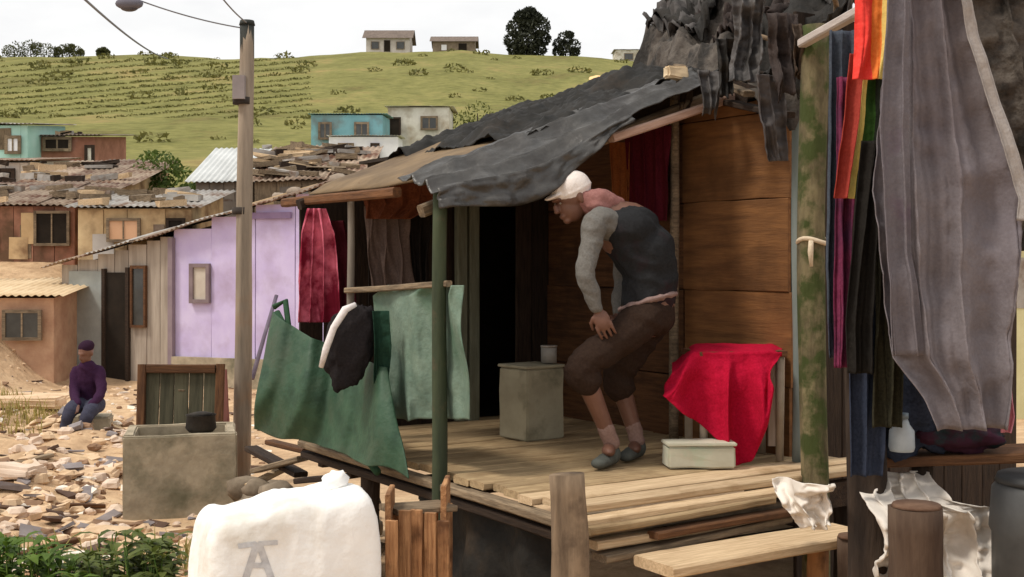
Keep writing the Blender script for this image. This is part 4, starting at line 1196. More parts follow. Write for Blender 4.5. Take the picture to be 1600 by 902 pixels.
drape('dark_strip', [(486, 580, 606, 6.15), (540, 584, 610, 6.15), (602, 588, 604, 6.18)], cloth('dark_green_cloth', srgb(26, 48, 38), srgb(40, 66, 52)), jk, nfold=1, amp=.02, seed=1.5, crumple=.02)  # narrow dark green strip hanging right of the black body
b = MB()
limb_pts = [P(556, 476, 6.12), P(540, 484, 6.1), P(522, 512, 6.1), P(510, 545, 6.1), P(502, 574, 6.12)]
b.tube(limb_pts, [.012, .019, .017, .017, .012], 12, rough=.3, seed=3)
b.build('stripe', cloth('white_cloth', srgb(218, 208, 206), srgb(236, 230, 228)), jk)
t = thing('pale_bucket', 'pale grey-green plastic bucket half hidden below the black jacket', 'bucket', P(584, 655, 6.45))
c = P(586, 652, 6.45); b = MB()
b.tube([c, c + Vector((0, 0, .17))], [.065, .08], 20); b.build('body', mat('pale_plastic', srgb(150, 160, 148), srgb(172, 180, 168), scale=5, rough=.5, bump=.1), t)
b = MB(); b.tube([c + Vector((0, 0, .165)), c + Vector((0, 0, .185))], [.085, .085], 20); b.build('rim', mat('pale_plastic2', srgb(140, 152, 140), srgb(160, 170, 158), scale=5, rough=.5, bump=.1), t)

drape_m = cloth('pink_red_cloth', srgb(128, 34, 54), srgb(212, 112, 132), scale=5, contrast=(.42, .6))  # pink and red mottling, the highlights put into the lighter pink
t = thing('pink_garment', 'pink and crimson garment hanging by the lilac wall', 'garment', P(495, 500, 7.3))
drape('cloth', [(326, 482, 506, 6.9), (365, 468, 520, 6.9), (440, 462, 526, 6.9), (504, 468, 528, 6.9)], [drape_m], t, nfold=3, amp=.03, seed=.8, crumple=.02)
drape('lining', [(345, 505, 540, 6.98), (420, 512, 556, 6.98), (490, 508, 560, 6.98)], cloth('maroon_lining', srgb(62, 20, 26), srgb(88, 32, 40)), t, nfold=2, amp=.02, seed=2.8)
o = drape('brown_garment', [(322, 566, 640, 6.9), (370, 570, 636, 6.9), (448, 578, 646, 6.9)], cloth('dull_brown_cloth', srgb(84, 70, 64), srgb(112, 94, 86)), nfold=3, amp=.025, seed=6.1)
tag(o, 'dull brown shirt hanging in the porch above the green screen', 'garment')
o = drape('rust_cloth', [(286, 560, 690, 6.75), (318, 566, 684, 6.75), (342, 572, 640, 6.75)], cloth('rust_cloth_m', srgb(84, 46, 32), srgb(120, 70, 48)), nfold=4, amp=.025, seed=7.1)
tag(o, 'rust-coloured cloth tied along the underside of the porch roof', 'cloth')
o = drape('dark_garment', [(318, 636, 676, 6.95), (380, 640, 672, 6.95), (440, 646, 670, 6.95)], cloth('near_black_cloth', srgb(26, 22, 20), srgb(40, 34, 30)), nfold=2, amp=.02, seed=9.1)
tag(o, 'black narrow garment hanging beside the dull brown shirt', 'garment')
mar = cloth('maroon_curtain', srgb(72, 20, 31), srgb(100, 32, 44))
o = drape('maroon_curtain', [(196, 978, 1046, 7.25, 6.95), (260, 980, 1046, 7.25, 6.95), (345, 984, 1044, 7.25, 6.95)], mar, nfold=4, amp=.02, seed=3.9)
tag(o, 'maroon cloth hanging on the side wall behind the stooping person', 'curtain')
o = drape('orange_cloth', [(222, 952, 984, 7.35, 7.25), (270, 954, 986, 7.35, 7.25), (330, 956, 984, 7.35, 7.25)], cloth('orange_brown_cloth', srgb(128, 74, 40), srgb(160, 98, 58)), nfold=2, amp=.015, seed=2.4)
tag(o, 'orange-brown cloth hanging left of the maroon cloth', 'cloth')

# boxes
def carton(name, label, c, sx, sy, sz, yaw, m, lidm=None, cat='box'):
    t = thing(name, label, cat, Vector(c))
    slab('body', Vector(c) + Vector((0, 0, sz / 2 + .002)), sx, sy, sz, yaw, m, t, bev=.008, nz=.006)
    slab('lid', Vector(c) + Vector((0, 0, sz + .012)), sx + .012, sy + .012, .016, yaw, lidm or m, t, bev=.004, nz=.003)
    return t
cb = P(831, 684, 6.95); cb.z = 0
carton('storage_box', 'beige storage box on the porch floor beside the stooping person', cb + Vector((0, .1, 0)), .27, .26, .40, R(38), mat('beige_box', srgb(150, 142, 120), srgb(172, 164, 140), scale=4, bump=.15, c3=srgb(112, 108, 88), s3=3))
c = P(858, 556, 7.0)
t = thing('tin_can', 'small grey tin standing on the beige storage box', 'tin', Vector((c.x, 7.05, .425)))
b = MB(); q = Vector((c.x, 7.05, .428)); b.tube([q, q + Vector((0, 0, .09))], [.045, .045], 16); b.build('body', tin, t)
b = MB(); b.tube([q + Vector((0, 0, .088)), q + Vector((0, 0, .098))], [.048, .048], 16); b.build('rim', tin, t)
wb = P(1092, 722, 6.05); wb.z = 0
carton('white_box', 'low white box under the red cloth on the porch', wb, .33, .15, .105, R(4), mat('white_card', srgb(184, 180, 160), srgb(206, 202, 182), scale=3, bump=.1, c3=srgb(170, 186, 160), s3=4, p3=(.55, .7)))

# low table under the red cloth
tb = P(1150, 540, 6.25)
tbl = thing('low_table', 'small wooden table under the red cloth', 'table', Vector((tb.x, 6.3, 0)))
zt = tb.z - .02
Mx = Matrix.Translation(Vector((tb.x + .0, 6.32, zt - .02))) @ Matrix.Rotation(R(10), 4, 'Z')
b = MB(); b.box(Mx, .46, .3, .03); b.build('table_top', wood_brown, tbl, smooth=False)
for sx in (-.2, .2):
    for sy in (-.12, .12):
        p = Mx @ Vector((sx, sy, -.01)); b = MB(); b.tube([(p.x, p.y, 0), p], [.02, .022], 8); b.build('leg', mat('pale_leg', srgb(150, 134, 114), srgb(176, 160, 140), scale=5, bump=.2), tbl)
red = cloth('red_cloth', srgb(152, 11, 38), srgb(190, 24, 58))
rc = thing('red_cloth', 'bright red cloth draped over the low table, one corner trailing to the floor', 'cloth', Vector((tb.x, 6.2, 0)))
b = MB()
def f_red(s, t):
    # t 0: back edge on the table, .3: front edge of the table, 1: hanging hem
    e = sstep(.22, 0, s)                      # the left end hangs off the table's end
    if t < .3:
        q = t / .3
        p = P(lerp(1050, 1222, s), 0, lerp(6.5, 6.13, q)); p.z = zt + .014 - .02 * q ** 3 - .10 * e - .02 * sstep(.9, 1, s)
    else:
        q = (t - .3) / .7
        hemy = interp([(0, 618), (.15, 632), (.4, 664), (.62, 712), (.76, 732), (.86, 722), (.94, 676), (1, 610)], s)
        y0 = HZ + (H - zt + .006 + .10 * e) * F / 6.13
        p = P(lerp(1050, 1222, s) + lerp(0, lerp(-22, -22, s), q), lerp(y0, hemy, q), 6.13 - .05 * sstep(0, .4, q))
        fan = 19 * (s - .05) * (1 - .25 * q) + 1.5 * noise.noise(Vector((s * 3, q * 1.5, 0)))
        a = .055 * sstep(-.05, .5, q)
        p += Vector((.4 * a * math.cos(fan), -a * math.sin(fan) - .3 * a * math.sin(2.3 * fan + 1), 0))
    w_ = noise.fractal(p * 6, .8, 2, 4)
    return p + Vector((0, -.012 * w_, .008 * w_))
b.grid(f_red, 90, 80); b.build('cloth', red, rc, solid=.004)
o = plank('upright_board', P(1213, 700, 6.28), P(1213, 560, 6.3), .08, .02, mat('pale_board', srgb(176, 156, 138), srgb(200, 182, 164), scale=4, stretch=(1, 8, 8), bump=.2), up=Vector((0, -1, 0)))
tag(o, 'pale short board standing upright right of the red cloth', 'board')

# ------------------------------------------------------------------ people
def remeshed(name, b, voxel, mats, parent, smooth_it=4, disp=0.0, dscale=9.0):
    me = b.mesh(name + '_raw')
    o = bpy.data.objects.new(name + '_raw', me); COL.objects.link(o)
    r = o.modifiers.new('r', 'REMESH'); r.mode = 'VOXEL'; r.voxel_size = voxel
    s = o.modifiers.new('s', 'SMOOTH'); s.iterations = smooth_it; s.factor = .5
    dg = bpy.context.evaluated_depsgraph_get()
    ev_ = o.evaluated_get(dg)
    m2 = bpy.data.meshes.new_from_object(ev_)
    bpy.data.objects.remove(o)
    m2.name = name
    m2.materials.clear()
    if disp:
        ns = [v.normal.copy() for v in m2.vertices]
        for v, n_ in zip(m2.vertices, ns):
            q = Vector(v.co)
            v.co = q + n_ * disp * (.6 * noise.fractal(Vector((q.x * dscale, q.y * dscale, q.z * dscale * .7)), .8, 2, 3) + .8 - 2.6 * abs(noise.noise(Vector((q.x * dscale * .8 + 3, q.y * dscale * .8, q.z * dscale * 1.3 + q.x * dscale * .7)))) + .35 * math.sin(34 * (q.z + .6 * q.x) + 5 * noise.noise(q * 4)))
    return link(name, m2, mats, parent)

def limb(b, pts, rads, n=12, sub=6):
    pts = [Vector(p) for p in pts]
    out, rr = [], []
    for k in range(len(pts) - 1):
        for i in range(sub):
            t = i / sub
            p_1 = pts[k - 1] if k else pts[k]; p_2 = pts[min(k + 2, len(pts) - 1)]
            t2, t3 = t * t, t * t * t
            q = .5 * ((2 * pts[k]) + (-p_1 + pts[k + 1]) * t + (2 * p_1 - 5 * pts[k] + 4 * pts[k + 1] - p_2) * t2 + (-p_1 + 3 * pts[k] - 3 * pts[k + 1] + p_2) * t3)
            out.append(q); rr.append(lerp(rads[k], rads[k + 1], t))
    out.append(pts[-1]); rr.append(rads[-1])
    b.tube(out, rr, n)
    for p, r in ((out[0], rr[0]), (out[-1], rr[-1])):
        b.ellip(p, (r, r, r), None, 12, 8)

def hand(b, wrist, d, palm_n, size=.18, curl=.5):
    d = d.normalized(); palm_n = (palm_n - d * palm_n.dot(d)).normalized(); side = d.cross(palm_n)
    c = wrist + d * size * .28
    M = Matrix((side, d, palm_n)).transposed()
    b.ellip(c, (size * .23, size * .3, size * .1), M.to_4x4(), 12, 8)
    for k, (o_, l) in enumerate(((-.2, .36), (-.068, .43), (.065, .40), (.19, .31))):
        p = wrist + d * size * .5 + side * o_ * size
        q = [p - d * size * .1, p]
        for j in range(1, 4):
            a = curl * j * .55
            q.append(q[-1] + (d * math.cos(a) + palm_n * math.sin(a)) * (l * size / 3))
        b.tube(q, [.0088, .0088, .0082, .0076, .006], 8)
        b.ellip(q[-1], (.0066,) * 3, None, 8, 6)
    p = wrist + d * size * .16 - side * size * .18
    q = [p, p + (d * .6 - side * .7 + palm_n * .3).normalized() * size * .18]
    q.append(q[-1] + (d * .9 - side * .15 + palm_n * .5).normalized() * size * .18)
    b.tube(q, [.0125, .0105, .008], 8); b.ellip(q[-1], (.0082,) * 3, None, 8, 6)

def head(b, c, fwd, up, s=1.0):
    fwd = fwd.normalized(); up = (up - fwd * up.dot(fwd)).normalized(); rt = fwd.cross(up)
    M = Matrix((rt, fwd, up)).transposed().to_4x4()
    T = lambda x, y_, z: c + rt * x * s + fwd * y_ * s + up * z * s
    b.ellip(T(0, -.012, .02), (.074 * s, .094 * s, .098 * s), M, 20, 14)
    b.ellip(T(0, .022, -.045), (.056 * s, .068 * s, .072 * s), M, 18, 12)
    b.ellip(T(0, .07, -.092), (.026 * s, .022 * s, .02 * s), M, 12, 8)         # chin
    b.ellip(T(0, .098, -.018), (.013 * s, .018 * s, .026 * s), M, 10, 8)       # nose
    b.ellip(T(0, .105, -.032), (.019 * s, .014 * s, .011 * s), M, 10, 8)
    b.ellip(T(0, .089, -.062), (.025 * s, .012 * s, .007 * s), M, 10, 8)       # lips
    b.ellip(T(0, .087, -.072), (.021 * s, .012 * s, .007 * s), M, 10, 8)
    b.ellip(T(0, .083, .022), (.05 * s, .014 * s, .011 * s), M, 10, 8)         # brow
    for sg in (-1, 1):
        b.ellip(T(sg * .075, -.012, -.012), (.010 * s, .019 * s, .032 * s), M, 10, 8)
    return T, M

skin_m = mat('dark_skin', srgb(98, 66, 53), srgb(120, 84, 68), scale=6, rough=.5, bump=.1, spec=.4)
skin_leg = skin_m
man = thing('person', 'person in dark vest, grey sleeves and white cap stooping on the porch', 'person', P(975, 722, 6.15))
b = MB()
D = 6.18
pel, wai, che, nk = P(1012, 488, D), P(1016, 432, D), P(980, 362, D), P(930, 322, D - .02)
hipn, hipf = pel + Vector((-.03, -.09, -.03)), pel + Vector((.03, .1, -.03))
kn_n, kn_f = P(908, 574, 6.0), P(965, 588, 6.32)
an_n, an_f = P(956, 692, 6.08), P(996, 688, 6.3)
sh_n, sh_f = P(932, 346, 6.03), P(978, 336, 6.36)
el_n, wr_n = P(914, 428, 5.95), P(934, 484, 5.96)
el_f, wr_f = P(972, 436, 6.46), P(966, 492, 6.36)
hc = P(893, 309, D - .03)
limb(b, [pel, wai, che, nk], [.13, .125, .14, .06])
b.ellip(che, (.15, .15, .15), None, 14, 10)
limb(b, [nk, nk.lerp(hc, .5), hc], [.062, .054, .054])
for h_, k_, a_ in ((hipn, kn_n, an_n), (hipf, kn_f, an_f)):
    limb(b, [h_, h_.lerp(k_, .5), k_, k_.lerp(a_, .35), a_], [.076, .066, .046, .05, .034])
    b.ellip(a_ + Vector((-.02, -.05, -.03)), (.035, .08, .03), None, 10, 8)
for s_, e_, w_ in ((sh_n, el_n, wr_n), (sh_f, el_f, wr_f)):
    limb(b, [che, s_, s_.lerp(e_, .5), e_, e_.lerp(w_, .4), w_], [.07, .054, .043, .035, .033, .024])
hand(b, wr_n, Vector((.35, -.1, -.9)), Vector((.2, .9, 0)), .185, .55)
hand(b, wr_f, Vector((-.2, -.5, -.8)), Vector((-.5, .6, -.2)), .185, .55)
fw = Vector((-.82, -.35, -.42)); upv = Vector((-.35, -.1, .9))
T, HM = head(b, hc, fw, upv, 1.0)
remeshed('body', b, .005, skin_m, man, 2)
for sg in (-1, 1):
    eye = MB(); eye.ellip(T(sg * .031, .083, .002), (.010, .005, .0055), HM, 10, 8)
    eye.build('eye', mat('eye_white', srgb(120, 112, 104), srgb(140, 132, 122), scale=3, bump=0, rough=.3), man)
b = MB()   # white knitted cap
b.ellip(T(0, -.02, .042), (.085, .104, .088), HM, 20, 14)
b.ellip(T(0, -.02, .028), (.088, .108, .03), HM, 20, 10)
b.ellip(T(0, .085, .045), (.06, .05, .012), HM, 14, 8)
remeshed('cap', b, .006, cloth('white_cap', srgb(222, 210, 202), srgb(240, 232, 226)), man, 3)
b = MB()   # pink collar / hood at the nape
limb(b, [nk + Vector((-.05, -.03, .03)), nk + Vector((.03, -.04, .03)), che + Vector((-.04, -.02, .135))], [.045, .055, .035])
b.ellip(nk + Vector((.01, 0, 0)), (.085, .1, .06), None, 14, 10)
remeshed('collar', b, .008, cloth('pink_collar', srgb(132, 90, 86), srgb(158, 114, 108)), man, 4, .006, 16)
b = MB()   # grey shirt sleeves
for s_, e_, w_ in ((sh_n, el_n, wr_n), (sh_f, el_f, wr_f)):
    limb(b, [che.lerp(s_, .5), s_, s_.lerp(e_, .5), e_, e_.lerp(w_, .5), e_.lerp(w_, .9)], [.075, .064, .053, .046, .043, .036])
remeshed('shirt', b, .008, cloth('grey_sleeve', srgb(96, 93, 89), srgb(122, 119, 114)), man, 3, .0045, 13)
b = MB()   # dark vest
limb(b, [pel + Vector((0, 0, .06)), wai, P(1004, 400, D), che, P(945, 334, D)], [.138, .138, .146, .148, .08])
b.ellip(P(982, 356, D), (.155, .18, .125), None, 16, 12)
b.ellip(P(1014, 400, D), (.14, .155, .17), None, 16, 12)
remeshed('vest', b, .009, cloth('charcoal_vest', srgb(33, 34, 35), srgb(48, 48, 50), c3=srgb(50, 34, 37), s3=4, p3=(.55, .7)), man, 9, .008, 9)
b = MB()   # pale hem band
HB = (Matrix.Rotation(R(-16), 4, 'Y') @ Matrix.Rotation(R(-6), 4, 'X'))
b.ellip(P(1012, 472, D), (.158, .164, .03), HB, 28, 10)
remeshed('hem_band', b, .006, cloth('pale_hem', srgb(126, 104, 98), srgb(150, 126, 120)), man, 2, .004, 16)
b = MB()   # brown knee-length trousers
b.ellip(pel + Vector((0, 0, -.01)), (.145, .15, .12), None, 16, 12)
for h_, k_, a_ in ((hipn, kn_n, an_n), (hipf, kn_f, an_f)):
    limb(b, [pel, h_, h_.lerp(k_, .5), k_, k_.lerp(a_, .16)], [.122, .102, .09, .078, .08])
remeshed('shorts', b, .009, cloth('brown_trousers', srgb(42, 31, 26), srgb(60, 46, 38)), man, 5, .006, 10)
for a_, sg in ((an_n, 0), (an_f, 1)):
    b = MB()
    limb(b, [a_.lerp(kn_n if not sg else kn_f, .22), a_], [.042, .04], sub=3)
    remeshed('lit_shin', b, .007, cloth('lit_shin_skin', srgb(124, 98, 90), srgb(150, 124, 114)), man, 3, .003, 20)  # bare lower shin, its lit look put into a paler skin colour
    b = MB()
    g = Vector((a_.x, a_.y, .004))
    dr = Vector((-.45, -.85, 0)).normalized()
    b.ellip(g + Vector((0, 0, .05)) - dr * .01, (.042, .042, .05), None, 14, 10)
    b.ellip(g + dr * .08 + Vector((0, 0, .034)), (.045, .045, .034), None, 14, 10)
    b.ellip(g + dr * .15 + Vector((0, 0, .028)), (.043, .043, .027), None, 14, 10)
    b.ellip(g + dr * .03 + Vector((0, 0, .04)), (.042, .042, .04), None, 14, 10)
    b.ellip(g + dr * .115 + Vector((0, 0, .03)), (.045, .045, .03), None, 14, 10)
    remeshed('shoe', b, .006, mat('dark_shoe', srgb(62, 64, 60), srgb(86, 88, 82), scale=6, bump=.2), man, 4)

# seated person in the yard
d0 = 14.0
g0 = ground_z(P(135, 0, d0).x, d0)
sp = thing('person', 'person in dark purple top and jeans sitting in the sandy yard', 'person', Vector((P(135, 0, d0).x, d0, g0)))
q = lambda px, py, dd=0: P(px, py, d0 + dd)
pel, che, nk, hc = q(140, 632, .1), q(138, 590, .05), q(136, 566), q(134, 551, -.03)
b = MB()
limb(b, [pel, che, nk], [.11, .11, .045]); limb(b, [nk, hc], [.05, .05])
hips = [pel + Vector((-.08, 0, 0)), pel + Vector((.08, 0, 0))]
kns = [q(112, 640, -.4), q(140, 643, -.42)]
ans = [q(100, 694, -.45), q(128, 698, -.5)]
for k in range(2): ans[k].z = g0 + .09
shs = [q(121, 580, .02), q(153, 580, .02)]
els = [q(116, 612, -.1), q(158, 612, -.1)]
wrs = [q(121, 632, -.36), q(142, 634, -.36)]
for k in range(2):
    limb(b, [hips[k], kns[k], ans[k]], [.08, .055, .036]); b.ellip(ans[k] + Vector((-.02, -.07, -.05)), (.04, .1, .035), None, 10, 8)
    limb(b, [che, shs[k], els[k], wrs[k]], [.06, .055, .04, .026]); hand(b, wrs[k], Vector((.1, -.7, -.4)), Vector((0, 0, -1)), .17, .4)
T, HM = head(b, hc, Vector((-.35, -.85, -.4)), Vector((0, -.2, 1)))
remeshed('body', b, .011, skin_m, sp, 2)
b = MB()
limb(b, [pel + Vector((0, 0, .03)), che, q(137, 574)], [.14, .145, .1])
for k in range(2): limb(b, [che, shs[k], els[k], wrs[k]], [.08, .07, .056, .042])
remeshed('top', b, .012, cloth('dark_purple_cloth', srgb(46, 26, 46), srgb(66, 40, 66)), sp, 3, .006, 8)
b = MB(); b.ellip(T(0, -.03, .06), (.085, .1, .07), HM, 16, 10); remeshed('cap', b, .01, cloth('plum_cap', srgb(40, 24, 38), srgb(56, 36, 52)), sp, 2)
b = MB(); b.ellip(pel, (.16, .15, .11), None, 14, 10)
for k in range(2): limb(b, [hips[k], kns[k], kns[k].lerp(ans[k], .9)], [.1, .08, .055])
remeshed('jeans', b, .012, cloth('dark_jeans', srgb(52, 52, 66), srgb(76, 76, 90)), sp, 3, .005, 9)
for k in range(2):
    b = MB(); c = Vector((ans[k].x, ans[k].y, g0 + .045)); b.ellip(c + Vector((-.02, -.07, 0)), (.048, .12, .04), None, 14, 8); b.ellip(c + Vector((0, 0, .03)), (.045, .05, .05), None, 12, 8)
    remeshed('shoe', b, .01, mat('grey_shoe', srgb(150, 144, 142), srgb(176, 170, 166), scale=5, bump=.1), sp, 2)
st = slab('seat_block', Vector((pel.x + .02, pel.y + .05, (g0 + pel.z - .13) / 2 - .02)), .42, .36, pel.z - .13 - g0 + .04, .2, concrete, nz=.02)
tag(st, 'grey block serving as a seat under the person in purple', 'block')

# ------------------------------------------------------------------ washing and posts at right
trk = post('trunk_post', P(1342, 902, 4.93) - Vector((0, 0, .9)), P(1366, 90, 5.0), .084, .06, bark_dark, None, n=18, seg=26, bend=.05, rough=.3)
tag(trk, 'dark rough tree-trunk post rising in front of the hanging washing', 'post')
rail = plank('clothes_rail', W(1.34, -.02, 2.03), Vector((1.62, 4.2, 2.10)), .05, .04, mat('pale_rail', srgb(168, 158, 152), srgb(192, 182, 176), scale=6, stretch=(1, 10, 10), bump=.3), seg=8)
tag(rail, 'pale wooden rail running from the mossy post above the washing', 'rail')
rail2 = plank('clothes_rail', Vector((1.38, 4.62, 2.16)), Vector((3.0, 4.9, 2.2)), .05, .04, wood_grey, seg=8)
tag(rail2, 'grey wooden rail above the grey blanket', 'rail')
def washing(name, label, rows, mats, cat, **k):
    o = drape(name, rows, mats, **k)
    return tag(o, label, cat)
washing('navy_cloth', 'dark blue-grey cloth hanging beside the mossy post', [(48, 1296, 1340, 5.2), (250, 1294, 1334, 5.2), (420, 1292, 1336, 5.2), (560, 1300, 1340, 5.2)], cloth('slate_cloth', srgb(54, 60, 70), srgb(80, 86, 96), c3=srgb(60, 44, 66), s3=2.5), 'cloth', nfold=2.5, amp=.025, seed=1.7)
washing('striped_flag', 'red, orange, yellow and green striped cloth hanging brightest among the washing', [(-40, 1336, 1396, 4.75), (60, 1334, 1394, 4.75), (124, 1330, 1392, 4.74)],
    [cloth('flag_red', srgb(226, 58, 52), srgb(240, 84, 74)), cloth('flag_orange', srgb(220, 110, 48), srgb(236, 140, 70)), cloth('flag_yellow', srgb(214, 186, 100), srgb(230, 206, 126)), cloth('flag_green', srgb(34, 58, 22), srgb(50, 76, 32))], 'cloth', nfold=1.5, amp=.014, seed=.3, dist=(.5, .7, .82, 1.0))
washing('striped_scarf', 'narrow red, yellow and green scarf dangling below the striped cloth', [(84, 1330, 1394, 4.81), (180, 1322, 1390, 4.8), (240, 1312, 1384, 4.8), (310, 1306, 1372, 4.8)],
    [cloth('scarf_red', srgb(136, 50, 44), srgb(170, 72, 60)), MATS['flag_yellow'], MATS['flag_green'], cloth('scarf_dark', srgb(24, 28, 22), srgb(38, 42, 34))], 'scarf', nfold=2, amp=.015, seed=2.9, dist=(.3, .48, .66, 1.0))
washing('magenta_cloth', 'magenta and purple cloth strip hanging left of the black trousers', [(120, 1310, 1334, 4.9), (380, 1306, 1330, 4.9), (480, 1302, 1332, 4.9), (575, 1300, 1326, 4.9)], cloth('magenta_cloth_m', srgb(88, 34, 58), srgb(128, 56, 84), c3=srgb(44, 36, 54), s3=2.5, p3=(.4, .6)), 'cloth', nfold=1.5, amp=.02, seed=4.9)
t = thing('black_trousers', 'long black trousers hanging between the striped scarf and grey blanket', 'trousers', P(1360, 720, 4.72))
drape('leg', [(220, 1350, 1392, 4.72), (400, 1334, 1372, 4.72), (500, 1326, 1366, 4.72), (584, 1328, 1364, 4.72)], cloth('black_trouser_cloth', srgb(26, 24, 22), srgb(42, 39, 36)), t, nfold=2, amp=.02, seed=3.1)
drape('leg', [(220, 1374, 1404, 4.74), (400, 1366, 1402, 4.74), (560, 1362, 1408, 4.74), (668, 1362, 1404, 4.74)], cloth('olive_black_cloth', srgb(34, 32, 26), srgb(62, 60, 46)), t, nfold=2, amp=.02, seed=6.6)
grey_b = cloth('mauve_grey_blanket', srgb(108, 102, 105), srgb(126, 119, 122), c3=srgb(100, 92, 98), s3=1.2, p3=(.45, .75))
bl = thing('grey_blanket', 'large mauve-grey blanket hanging in deep folds at the right', 'blanket', P(1490, 670, 4.55))
drape('cloth', [(-60, 1396, 1500, 4.55), (60, 1390, 1524, 4.55), (180, 1384, 1562, 4.54), (300, 1372, 1604, 4.52), (430, 1386, 1594, 4.5), (560, 1400, 1586, 4.48), (620, 1446, 1584, 4.47), (672, 1466, 1578, 4.47)], grey_b, bl, nfold=3.4, amp=.034, nu=110, nv=80, seed=8.3, crumple=.035, taper=.8)
drape('fold', [(-60, 1392, 1424, 4.47), (200, 1374, 1420, 4.46), (400, 1386, 1424, 4.46), (556, 1398, 1446, 4.46)], cloth('violet_grey_fold', srgb(98, 93, 98), srgb(116, 110, 114), c3=srgb(104, 90, 104), s3=3), bl, nfold=1.3, amp=.02, nv=60, seed=1.9)
drape('hem', [(-60, 1492, 1506, 4.5), (60, 1514, 1532, 4.5), (180, 1552, 1572, 4.49), (310, 1594, 1614, 4.47), (345, 1590, 1612, 4.47)], cloth('pale_hem_grey', srgb(140, 134, 132), srgb(164, 158, 154)), bl, nfold=1, amp=.006, seed=3)
b = MB()
# ledge with bundles under the washing
ledge = plank('ledge_plank', P(1330, 716, 5.1), P(1680, 706, 5.0), .26, .04, wood_brown, seg=6)
tag(ledge, 'brown plank ledge below the grey blanket', 'plank')
for u_, pxx in ((0, 1440), (1, 1640)):
    c = P(pxx, 725, 5.05)
    o = post('ledge_post', Vector((c.x, c.y, -1.0)), Vector((c.x, c.y, c.z)), .045, .04, bark_dark)
    tag(o, ['dark post under the left end of the plank ledge', 'dark post under the right end of the plank ledge'][u_], 'post')
def bundle(name, label, px, py, d, r, m, seed, cat='bundle'):
    b = MB(); c = P(px, py, d)
    b.ellip(c, r, None, 40, 28, fn=lambda q: q * (1 + .28 * noise.fractal(q * 1.8 + Vector((seed, 0, 0)), .8, 2, 4) + .07 * math.sin(9 * q.x + 5 * q.z + seed)))
    return tag(b.build(name, m, weld=True), label, cat)
bundle('denim_bundle', 'dark denim bundle heaped on the ledge behind the trunk post', 1420, 622, 5.02, (.2, .13, .24), cloth('denim', srgb(34, 38, 50), srgb(56, 62, 78)), 1.1)
washing('denim_trousers', 'dark navy jeans hanging below the black trousers', [(430, 1330, 1390, 4.80), (560, 1326, 1390, 4.80), (650, 1324, 1384, 4.80), (744, 1326, 1374, 4.80)], cloth('navy_denim', srgb(38, 44, 58), srgb(60, 66, 82)), 'jeans', nfold=2, amp=.02, seed=7.7)
bundle('teal_bundle', 'dark teal and plum bundle on the ledge under the blanket', 1500, 672, 5.0, (.17, .12, .09), cloth('teal_plum_cloth', srgb(28, 48, 50), srgb(40, 62, 64), c3=srgb(60, 34, 46), s3=4, p3=(.45, .55)), 4.2)
t = thing('white_jug', 'small pale blue-white plastic jug standing in front of the denim', 'jug', P(1409, 706, 4.8))
c = P(1409, 705, 4.84); b = MB()
b.tube([c, c + Vector((0, 0, .015)), c + Vector((0, 0, .08)), c + Vector((0, 0, .105)), c + Vector((0, 0, .13))], [.045, .05, .048, .03, .022], 20); b.build('body', mat('jug_plastic', srgb(150, 160, 166), srgb(176, 184, 190), scale=5, rough=.4, bump=.05), t)
b = MB(); b.tube([c + Vector((0, 0, .128)), c + Vector((0, 0, .15))], [.026, .026], 16); b.build('cap', mat('jug_cap', srgb(110, 124, 134), srgb(124, 138, 148), scale=5, rough=.4, bump=0), t)
washing('pink_rag', 'small pink rag at the lower corner of the grey blanket', [(600, 1560, 1582, 4.56), (650, 1562, 1586, 4.56), (676, 1566, 1580, 4.56)], cloth('pink_rag_m', srgb(168, 104, 118), srgb(194, 130, 142)), 'rag', nfold=1, amp=.01, seed=2)
shack('yellow_shack', 'pale yellow wall glimpsed beyond the right edge of the blanket', 1540, 1760, 372, 15, 2, yellowwall, tin, rise=.1, openings=[('window', .5, .7, .4, .9, glass)])

# white scraps, stumps, drum at bottom right
wsk = mat('white_plastic_scrap', srgb(206, 196, 184), srgb(232, 224, 214), scale=5, rough=.6, bump=.3, bscale=30)
washing('plastic_sack', 'crumpled white plastic sack left of the trunk post', [(752, 1216, 1300, 5.15, 4.95), (790, 1222, 1312, 5.1, 4.9), (826, 1250, 1308, 5.1, 4.9)], wsk, 'plastic', nfold=2, amp=.03, seed=3.7, crumple=.16, hem=.5)
washing('torn_sack', 'torn white plastic sack hanging behind the dark stump', [(738, 1350, 1446, 5.0), (778, 1350, 1470, 4.85), (800, 1356, 1552, 4.75), (850, 1366, 1564, 4.72), (930, 1380, 1540, 4.7)], wsk, 'plastic', nfold=4, amp=.035, seed=6.4, crumple=.15, hem=.6, nu=70, nv=60)
for k, (px, py, d, r, lab) in enumerate([(1432, 792, 4.45, .092, 'dark brown tree stump among the white plastic'), (1330, 840, 5.3, .06, 'thin dark stump half hidden behind the trunk post')]):
    c = P(px, py, d)
    t = thing('stump', lab, 'stump', Vector((c.x, c.y, -1)))
    post('trunk', Vector((c.x, c.y, -1.1)), c, r * 1.1, r, mat('stump_bark', srgb(62, 46, 36), srgb(92, 74, 60), scale=9, stretch=(1, 1, .2), bump=.9), t, n=18, rough=.25)
    b = MB(); b.tube([c, c + Vector((0, 0, .012))], [r * .98, r * .9], 18); b.build('cut_top', mat('stump_top', srgb(86, 62, 48), srgb(112, 86, 68), scale=12, bump=.4), t)
c = P(1650, 752, 4.6)
t = thing('drum', 'dark grey plastic drum at the bottom right corner', 'drum', Vector((c.x, c.y, -.9)))
